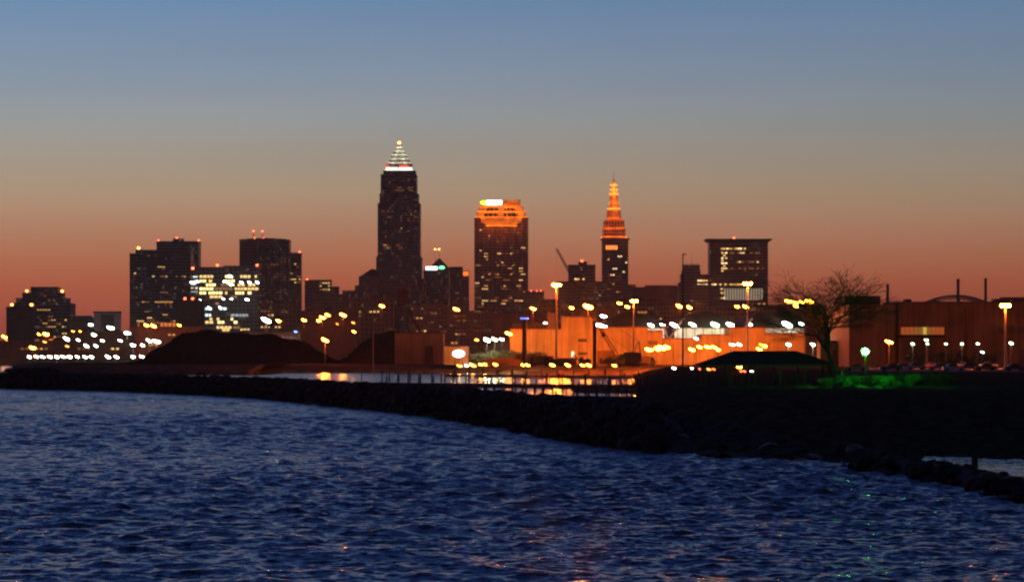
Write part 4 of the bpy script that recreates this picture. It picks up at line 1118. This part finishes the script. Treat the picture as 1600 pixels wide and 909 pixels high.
def high_mast(label, px, py, d, r, power, n=6, gz=2.95):
    root = thing("high_mast_light", label, "lamp", (X(px, d), d, gz), 0, "high mast lights")
    h = Z(py, d) - gz
    MB().tube((0, 0, 0), (0, 0, h), .38, .18, 10).build("pole", m_pole, root)
    mb = MB()
    for k in range(20):
        a0 = 2 * math.pi * k / 20; a1 = 2 * math.pi * (k + 1) / 20
        mb.tube((r * math.cos(a0), r * math.sin(a0), h + .3), (r * math.cos(a1), r * math.sin(a1), h + .3), .1, .1, 5)
    for k in range(4):
        a0 = math.pi * k / 2; mb.tube((0, 0, h + .3), (r * math.cos(a0), r * math.sin(a0), h + .3), .08, .08, 5)
    mb.build("ring", m_pole_dark, root)
    E = emis("mast_sodium", (1, .28, .013), 240)
    for k in range(n):
        a = 2 * math.pi * k / n
        f = MB().ball((r * math.cos(a), r * math.sin(a), h - .05), .5, .5, .4, 8, 6).build("luminaire", E, root, smooth=True)
    lamp_light(root, (0, 0, h - .9), SOD_L, power, radius=r * .7)
    return root
high_mast("high mast sodium light with lit pole before the left part of the orange warehouse", 869.5, 445, 915, 1.0, 205000)
high_mast("high mast sodium light in front of the corniced tower", 1168, 443, 925, 1.0, 170000)
high_mast("high mast sodium light with glowing pole at the far right edge", 1571, 477, 680, .8, 62000)
high_mast("lower sodium mast between warehouse and slanting crane boom", 990, 470, 905, .8, 50000, 3)

# the green lamp on the park lawn
g0 = thing("park_lamp", "park path lamp glowing bright green between bushes and bare tree", "lamp", (X(1352, 276), 276, 3.0))
hh = Z(549, 276) - 3.0
MB().tube((0, 0, -.3), (0, 0, hh), .05, .04, 8).build("pole", m_pole_dark, g0)
MB().tube((0, 0, hh + .12), (0, 0, hh + .22), .3, .1, 10).build("cap", m_pole_dark, g0)
MB().ball((0, 0, hh), .34, .34, .3, 12, 8).build("bulb", emis("green_globe", (.008, 1, .02), 480), g0, smooth=True)

# unlit poles and posts
def post_thing(label, px, py, d, r0, r1, gz=3, name="post", cat="post", m=None):
    root = thing(name, label, cat, (X(px, d), d, gz)); h = Z(py, d) - gz
    MB().tube((0, 0, -.5), (0, 0, h), r0, r1, 10).build("pole", m or m_pole_dark, root)
    return root, h
r, h = post_thing("thick dark pillar with a blue light on top, left of the orange warehouse windows", 819.5, 500, 900, .75, .75, name="pillar", cat="pillar")
MB().tube((0, 0, h), (0, 0, h + .8), 1.25, 1.25, 14).build("cap", m_pole_dark, r)
MB().tube((0, 0, h + .3), (0, 0, h + .75), 1.32, 1.32, 14).build("light_band", emis("blue_band", (.12, .2, 1), 2.5), r)
r, h = post_thing("thick bare dark post in front of the warehouse's tall step", 929, 503, 760, .52, .5)
MB().tube((0, 0, h - .1), (0, 0, h + .15), .62, .62, 10).build("cap", m_pole_dark, r)
r, h = post_thing("very tall thin unlit pole left of the corniced tower", 1067, 397, 420, .16, .08, name="tall_pole", cat="pole")
MB().box(-.1, .5, -.08, .08, h - .1, h + .05).build("arm", m_pole_dark, r)
r, h = post_thing("thin tall pole before the smaller black stockpile", 583, 498, 960, .18, .1, gz=1, name="tall_pole", cat="pole")
MB().box(-.3, .3, -.1, .1, h - .1, h + .1).build("arm", m_pole_dark, r)
r, h = post_thing("thin pole rising from the water left of the dock", 565, 578, 600, .12, .1, gz=0, name="mooring_pole", cat="pole")
MB().tube((0, 0, h), (0, 0, h + .25), .16, .05, 8).build("cap", m_pole_dark, r)
r, h = post_thing("thin dark mast standing at the dock's left end", 597, 576, 560, .12, .09, gz=0, name="mooring_pole", cat="pole")
MB().tube((0, 0, h), (0, 0, h + .25), .16, .05, 8).build("cap", m_pole_dark, r)

# ------------------------------------------------------------------ docks
m_wood = mat("dock_timber", (.07, .055, .045), .85)
def dock(label, pa, da, pb, db, z, posts, hpost):
    a = Vector((X(pa, da), da, 0)); b = Vector((X(pb, db), db, 0)); ax = (b - a).normalized(); sd = Vector((-ax.y, ax.x, 0))
    r = thing("dock", label, "dock", a, 0, "timber docks in the harbour")
    mb = MB(); L_ = (b - a).length
    def P(t, s, zz_): return tuple(ax * t + sd * s + Vector((0, 0, zz_)))
    k = 0
    mb.v = [P(0, -1, z - .75), P(L_, -1, z - .75), P(L_, 1, z - .75), P(0, 1, z - .75), P(0, -1, z), P(L_, -1, z), P(L_, 1, z), P(0, 1, z)]
    mb.f = [(0, 3, 2, 1), (4, 5, 6, 7), (0, 1, 5, 4), (1, 2, 6, 5), (2, 3, 7, 6), (3, 0, 4, 7)]
    mb.build("deck", m_wood, r)
    pile_me = MB().tube((0, 0, -1.5), (0, 0, 1), .16, .14, 7).mesh("pile", m_wood)
    for i in range(posts):
        t = L_ * (i + .5) / posts + random.uniform(-.4, .4)
        o = obj("pile", pile_me, r, P(t, (-1.18 if i % 2 else 1.18), 0)); o.scale = (1, 1, hpost * random.uniform(.8, 1.15))
    return r
dock("long timber dock with posts running right from the mooring mast", 597, 563, 1022, 520, .75, 46, 2.5)
dock("nearer timber dock close behind the breakwater", 742, 410, 1018, 380, .55, 34, 1.9)
dock("farther timber dock by the lit quay", 700, 800, 1010, 720, .9, 26, 2.4)
dock("short timber dock by the right harbour bank", 900, 470, 1015, 455, .6, 12, 2.2)

# ------------------------------------------------------------------ machines on the quay
m_mach = mat("machine_paint", (.09, .055, .03), .6)
m_rub = mat("rubber", (.02, .02, .02), .9)
d = 905; mq = d / F; gz = 2.7
def track(mb, x0, x1, y0, y1, h): mb.prism([(x0 + h * .4, 0), (x1 - h * .4, 0), (x1, h * .4), (x1, h * .7), (x1 - h * .4, h), (x0 + h * .4, h), (x0, h * .7), (x0, h * .4)], y0, y1)
cc = thing("crawler_crane", "dark crawler crane with its boom raised left, silhouetted against the orange warehouse", "crane", (X(983, d), d, gz))
for y0 in (-2.6, 1.6): 
    mb = MB(); track(mb, -3.6, 3.4, y0, y0 + 1, 1.3); mb.build("track", m_rub, cc)
MB().prism([(-3.4, 1.35), (3.8, 1.35), (3.8, 4.2), (2.2, 4.5), (-1.5, 4.5), (-2.2, 3.2), (-3.4, 3.0)], -1.5, 1.5).build("house", m_mach, cc)
MB().box(-3.3, -1.7, -2.3, -1.5, 1.6, 3.9).build("cab", m_mach, cc)
bo = MB(); p0 = Vector((-3, 0, 2.2)); p1 = Vector(((921 - 983) * mq, 0, Z(486, d) - gz))
nr = Vector((p1.z - p0.z, 0, -(p1.x - p0.x))).normalized()
for s_ in (-1, 1):
    for sy in (-.4, .4): bo.tube(p0 + nr * s_ * .15 + Vector((0, sy, 0)), p0.lerp(p1, .2) + nr * s_ * .5 + Vector((0, sy, 0)), .17, .17, 5); bo.tube(p0.lerp(p1, .2) + nr * s_ * .5 + Vector((0, sy, 0)), p1 + nr * s_ * .3 + Vector((0, sy, 0)), .17, .14, 5)
for i in range(14):
    a = p0.lerp(p1, .2 + .8 * i / 14); b = p0.lerp(p1, .2 + .8 * (i + 1) / 14); sg_ = 1 if i % 2 else -1
    bo.tube(a + nr * sg_ * .4, b - nr * sg_ * .4, .1, .1, 4)
bo.build("boom", m_mach, cc)
ga = MB()
q0 = Vector(((989 - 983) * mq, 0, 4.4)); q1 = Vector(((998.5 - 983) * mq, 0, Z(533, d) - gz)); q2 = Vector((3.6, 0, 4.2))
for sy in (-.8, .8): ga.tube(q0 + Vector((0, sy, 0)), q1 + Vector((0, sy * .7, 0)), .22, .18, 5); ga.tube(q2 + Vector((0, sy, 0)), q1 + Vector((0, sy * .7, 0)), .18, .15, 5)
ga.build("gantry", m_mach, cc)
MB().tube(q1, p1, .09, .09, 4).tube(q0, p0.lerp(p1, .55), .08, .08, 4).build("pendant_cables", m_pole_dark, cc)
hk = W(942.5, 523, d) - Vector((X(983, d), d, gz)); tip = p0.lerp(p1, .75)
MB().tube(tip, (hk.x, 0, hk.z), .04, .04, 4).tube((hk.x, 0, hk.z), (hk.x, 0, hk.z - .75), .05, .05, 5).ball((hk.x, 0, hk.z), .62, .62, .75, 10, 7).build("hook_block", m_mach, cc)
# excavator
ex = thing("excavator", "dark excavator with folded arm left of the crawler crane", "excavator", (X(912, d), d - 5, gz))
for y0 in (-1.4, .7):
    mb = MB(); track(mb, -2, 2, y0, y0 + .7, .9); mb.build("track", m_rub, ex)
MB().prism([(-1.6, 1), (2.2, 1), (2.2, 2.2), (1.2, 2.5), (.2, 2.2), (-1.6, 2.2)], -1.2, 1.2).build("house", m_mach, ex)
MB().prism([(-1.6, 1.2), (-.2, 1.2), (-.2, 3), (-1.2, 3), (-1.6, 2.3)], -1.22, -.2).build("cab", m_mach, ex)
MB().tube((-1.2, .3, 1.6), (-3.2, .3, 3.6), .25, .22, 6).tube((-3.2, .3, 3.6), (-4.3, .3, 1.6), .2, .16, 6).build("arm", m_mach, ex)
MB().prism([(-4.7, .6), (-3.9, .6), (-3.7, 1.3), (-4.3, 1.7), (-4.9, 1.3)], -.2, .8).build("bucket", m_mach, ex)
# trucks
def make_truck(label, px, d, rz=0, box=True):
    r = thing("truck", label, "truck", (X(px, d), d, gz), rz)
    MB().prism([(-3.8, .7), (-2, .7), (-2, 2.9), (-2.9, 2.9), (-3.6, 1.9), (-3.8, 1.8)], -1.15, 1.15).build("cab", m_mach, r)
    MB().prism([(-3.55, 1.95), (-2.95, 2.75), (-2.4, 2.75), (-2.4, 1.95)], -1.17, 1.17).build("cab_window", MATS["black_glass"], r)
    if box: MB().box(-1.8, 4, -1.2, 1.2, 1, 3.3).build("cargo_box", m_brownside, r)
    else: MB().prism([(-1.8, 1), (3.4, 1), (4.1, 2.3), (-1.8, 2.3)], -1.2, 1.2).build("dump_body", m_mach, r)
    MB().box(-3.6, 3.9, -.5, .5, .55, .95).build("chassis", m_rub, r)
    for x in (-2.9, 1.6, 2.9):
        for y in (-1.1, .8): MB().tube((x, y, .5), (x, y + .3, .5), .5, .5, 12).build("wheel", m_rub, r)
    return r
make_truck("dark box truck parked left of the thick pillar's foot, on the quay", 845, 900)
make_truck("dark dump truck beside the high mast's foot on the quay", 868, 898, 0, False)
make_truck("dark dump truck at the left, near the amber globe lamps", 790, 930, math.pi, False)
make_truck("dark box truck behind the crawler crane's foot", 1006, 925, math.pi)

for px, dd_, lb, hgt, m in ((806, 925, "dark shipping container left of the thick pillar, on the quay", 2.6, m_brownside), (886, 915, "dark shipping container right of the dump truck, on the quay", 2.6, m_mach), (948, 920, "dark double-height container stack left of the crawler crane", 5.0, m_brownside), (775, 940, "dark container by the green-lit corner of the quay", 2.6, m_mach)):
    c = thing("shipping_container", lb, "container", (X(px, dd_), dd_, 2.75), random.uniform(-.3, .3))
    mb = MB().box(-3, 3, -1.2, 1.2, 0, hgt)
    for k in range(14): mb.box(-2.85 + k * .42, -2.65 + k * .42, -1.26, -1.2, .15, hgt - .15)
    mb.build("body", m, c); MB().box(3.001, 3.05, -1.1, 1.1, .1, hgt - .1).build("door", m_rust, c)
# cars
CARP = [mat("car_silver", (.25, .25, .25), .3, .3, var=.03), mat("car_dark", (.04, .04, .05), .3, var=.03), mat("car_red", (.25, .03, .02), .3, var=.03), mat("car_white", (.4, .4, .38), .3, var=.03)]
def make_car(m):
    r = thing("parked_car", "x", "car", (0, 0, 0), 0, "cars parked in the lot at right")
    MB().prism([(-2.2, .35), (2.2, .35), (2.25, .75), (1.9, .95), (.9, 1.0), (-1.5, 1.02), (-2.2, .98)], -.88, .88).build("body", m, r)
    MB().prism([(1.0, .99), (.35, 1.42), (-.9, 1.45), (-1.55, 1.01)], -.76, .76).build("windows", MATS["black_glass"], r)
    MB().prism([(.4, 1.42), (.3, 1.47), (-.85, 1.5), (-.95, 1.45)], -.74, .74).build("roof", m, r)
    for x in (-1.35, 1.35):
        for y in (-.9, .7): MB().tube((x, y, .32), (x, y + .2, .32), .32, .32, 12).build("wheel", m_rub, r)
    for y in (-.65, .65): MB().cbox(2.24, y, .65, .06, .3, .14).build("headlight", mat("lens_glass", (.6, .6, .6), .1), r)
    return r
protos = [make_car(m) for m in CARP]; first = [True] * 4
cars = [(1338, 575, 0, "silver car parked beside the green lamp, behind the bushes", 3), (1392, 580, 1, "dark car parked right of the green lamp", 3.1), (1412, 600, 3, "white car with orange-lit roof left in the lot, before the rust-brown building", 0),
    (1432, 640, 0, "silver car second in the lot row before the rust-brown building", .1), (1466, 600, 0, "silver car in the middle of the lot, lit orange from above", 3.1), (1490, 570, 3, "white car nearest the bushes' right end", .05), (1515, 610, 1, "dark car left of the far right high mast", 0),
    (1540, 590, 2, "red car just left of the far right high mast", 3.1), (1586, 580, 1, "dark car right of the far right high mast", .1), (1506, 720, 0, "silver car in the back row before the low hedge", 0), (1545, 720, 3, "white car in the back row behind the red car", .1), (1460, 700, 2, "red car in the back row of the lot", 0)]
for px, dd_, k, lb, rz in cars:
    c = protos[k] if first[k] else copy_tree(protos[k]); first[k] = False
    c.location = (X(px, dd_), dd_, 2.94 if dd_ > 559 else 2.92); c.rotation_euler = (0, 0, rz); c["label"] = lb

# picnic pavilion
d = 300; mq = d / F
pv = thing("pavilion", "low open picnic pavilion with a wide dark hipped roof on slim posts", "pavilion", (X(1195, d), d, 3.0))
ze = Z(569, d) - 3; zr = Z(548, d) - 3
hw = 106 * mq
MB().box(-hw, hw, -4.2, 4.2, ze, zr, 57 * mq, 4.0).build("roof", mat("shingles", (.035, .03, .028), .9, var=.4, scale=3, spec=.05), pv)
MB().ring(2 * hw, 8.4, .12, ze - .22, ze - .003).build("fascia", m_wood, pv)
for i in range(6):
    for y in (-3.6, 3.6):
        x = -hw + .7 + i * (2 * hw - 1.4) / 5
        MB().box(x - .09, x + .09, y - .09, y + .09, -.2, ze - .02).build("post", mat("painted_post", (.07, .045, .03)), pv)
for i, lb in enumerate(("dark picnic table under the pavilion's left half", "dark picnic table under the pavilion's right half")):
    t = thing("picnic_table", lb, "table", (X(1150 + i * 85, d), d, 3.0))
    MB().box(-.9, .9, -.38, .38, .72, .77).build("table_top", m_wood, t)
    for y in (-.75, .6): MB().box(-.9, .9, y, y + .2, .42, .46).build("bench", m_wood, t)
    for x in (-.6, .6): MB().tube((x, -.7, 0), (x, .25, .72), .05, .05, 5).tube((x, .7, 0), (x, -.25, .72), .05, .05, 5).build("leg", m_wood, t)

# low rail fence by the green lamp
fe = thing("rail_fence", "short pale rail fence left of the green lamp under the bare tree", "fence", (X(1330, 292), 292, 3.0))
for i in range(4):
    MB().box(-1 + i * .9, -.88 + i * .9, -.06, .06, -.2, 1.5 if i == 0 else .95).build("post", mat("pale_post", (.4, .33, .25)), fe)
for z in (.4, .8): MB().box(-.87, 1.69, -.03, .03, z, z + .12).build("rail", MATS["pale_post"], fe)

# ------------------------------------------------------------------ bare tree
m_bark = mat("bark", (.035, .025, .018), .9, var=.3, scale=2)
def bare_tree(name, label, px, d, gz, H, spread, seed, lean=0, spread_m=8.2):
    rr_ = random.Random(seed)
    root = thing(name, label, "tree", (X(px, d), d, gz))
    tr = MB(); crn = MB()
    def branch(p, dr, L_, r0, lev, mb):
        n = 3 if lev < 3 else 2; q = p; dcur = dr.copy()
        pts_ = [q]
        for i in range(n):
            dcur = (dcur + Vector((rr_.gauss(0, .16), rr_.gauss(0, .16), rr_.gauss(0.05, .10)))).normalized()
            q2 = q + dcur * (L_ / n)
            ra = r0 * (1 - .35 * i / n); rb_ = r0 * (1 - .35 * (i + 1) / n)
            mb.tube(q, q2, max(ra, .0095), max(rb_, .008), 6 if lev < 2 else 4 if lev < 4 else 3, cap=False)
            q = q2; pts_.append(q)
        if lev >= 6: return
        k = {0: 5, 1: 4, 2: 4, 3: 3, 4: 3, 5: 3}[lev]
        for j in range(k):
            base = pts_[-1] if j < 2 or lev == 0 else pts_[rr_.randrange(1, len(pts_))]
            ax = dcur.orthogonal().normalized(); ax.rotate(Matrix.Rotation(rr_.uniform(0, 6.28), 3, dcur))
            an = rr_.uniform(.3, .75) * (1.1 if lev == 0 else 1) 
            nd = (dcur * math.cos(an) + ax * math.sin(an))
            nd = Vector((nd.x * spread, nd.y, nd.z * .92 + (.12 if lev < 3 else .02))).normalized()
            branch(base, nd, L_ * rr_.uniform(.62, .86), r0 * (.62 if j < 2 else .48), lev + 1, tr if lev < 1 else crn)
    branch(Vector((0, 0, -.3)), Vector((lean, 0, 1)).normalized(), H * .2, .16, 0, tr)
    allv = np.array(crn.v); zm = allv[:, 2].max(); xm = np.percentile(np.abs(allv[:, 0]), 99.7)
    kx = spread_m / xm; kz = H / zm
    for q in (tr, crn): q.v = [(x * kx, y * kx, z * kz) for x, y, z in q.v]
    tr.build("trunk", m_bark, root); crn.build("crown", m_bark, root)
    return root
bare_tree("bare_tree", "large leafless tree with wide spreading twigs between pavilion and green lamp", 1309, 295, 3.0, 12.4, 1.5, 11)

# ------------------------------------------------------------------ bushes lit by the green lamp
m_leaf = mat("bush_leaf", (.035, .052, .018), .7, var=.5, scale=3)
def bush_mesh(seed, rx, ry, rz, n):
    rr_ = random.Random(seed); mb = MB()
    lob = [(Vector((rr_.uniform(-.85, .85) * rx, rr_.uniform(-.6, .6) * ry, rr_.uniform(.12, .75) * rz)), rr_.uniform(.16, .46)) for _ in range(13)]
    for i in range(n):
        c, s = rr_.choice(lob)
        v = Vector((rr_.gauss(0, 1), rr_.gauss(0, 1), rr_.gauss(0, 1))).normalized() * (rr_.random() ** .4)
        p = c + Vector((v.x * rx * s, v.y * ry * s, v.z * rz * s))
        if p.z < .02: p.z = rr_.uniform(.02, .3)
        a = (Vector((rr_.gauss(0, .7), rr_.gauss(0, .7), rr_.gauss(.9, .6))) + v * .5).normalized(); b = a.orthogonal().normalized()
        L_ = rr_.uniform(.14, .42); wd = rr_.uniform(.02, .045)
        mb.quad(p, p + b * wd + a * L_ * .5, p + a * L_, p - b * wd + a * L_ * .5)
    for i in range(24):
        x = rr_.uniform(-.3, .3) * rx; y = rr_.uniform(-.3, .3) * ry
        mb.tube((x, y, -.2), (x + rr_.uniform(-.5, .5) * rx, y + rr_.uniform(-.4, .4) * ry, rz * rr_.uniform(.8, 1.5)), .012, .005, 3, cap=False)
    return mb.mesh("bush", m_leaf)
BM_ = [bush_mesh(i, 1.5, 1.2, 1.6, 2400) for i in range(3)]
bl = ["low sparse bush left of the green lamp, under the tree", "second bush left of the green lamp, leaning grassy clump", "brightest green bush just left below the green lamp", "bright green bush right below the green lamp",
    "green-lit bush second right of the green lamp", "green-lit bush third right of the green lamp", "dim green bush fourth right of the green lamp", "dark green bush right of the lit bushes", "darkest bush at the right end of the bush row"]
for i, (px, dd_, s) in enumerate(((1296, 282, .65), (1314, 279, .8), (1333, 283, .85), (1362, 282, .9), (1385, 279, .85), (1408, 284, .95), (1432, 280, .9), (1456, 286, .95), (1482, 285, .8))):
    o = obj("bush", BM_[i % 3], None, (X(px, dd_), dd_, 2.95)); o.scale = (s * 1.15, s, s * .78); o.rotation_euler = (0, 0, i * 1.3)
    tag(o, bl[i], "bush", "bushes on the park lawn")
for i, (px, dd_, s, lb) in enumerate(((1440, 765, 2.2, "dark shrub at the left of the far car park hedge"), (1490, 768, 2.4, "dark shrub in the middle of the far car park hedge"), (1530, 766, 2.3, "dark shrub at the right of the far car park hedge"), (755, 960, 2.4, "dark round shrub right of the oval white sign"), (790, 965, 3.0, "dark tall shrub at the warehouse's left corner"), (955, 900, 2.0, "dark heap of brush before the crawler crane"), (830, 905, 2.6, "dark shrub at the foot of the thick pillar"))):
    o = obj("bush", BM_[i % 3], None, (X(px, dd_), dd_, 2.9)); o.scale = (s * 1.3, s, s); tag(o, lb, "bush", "dark shrubs in the middle distance")
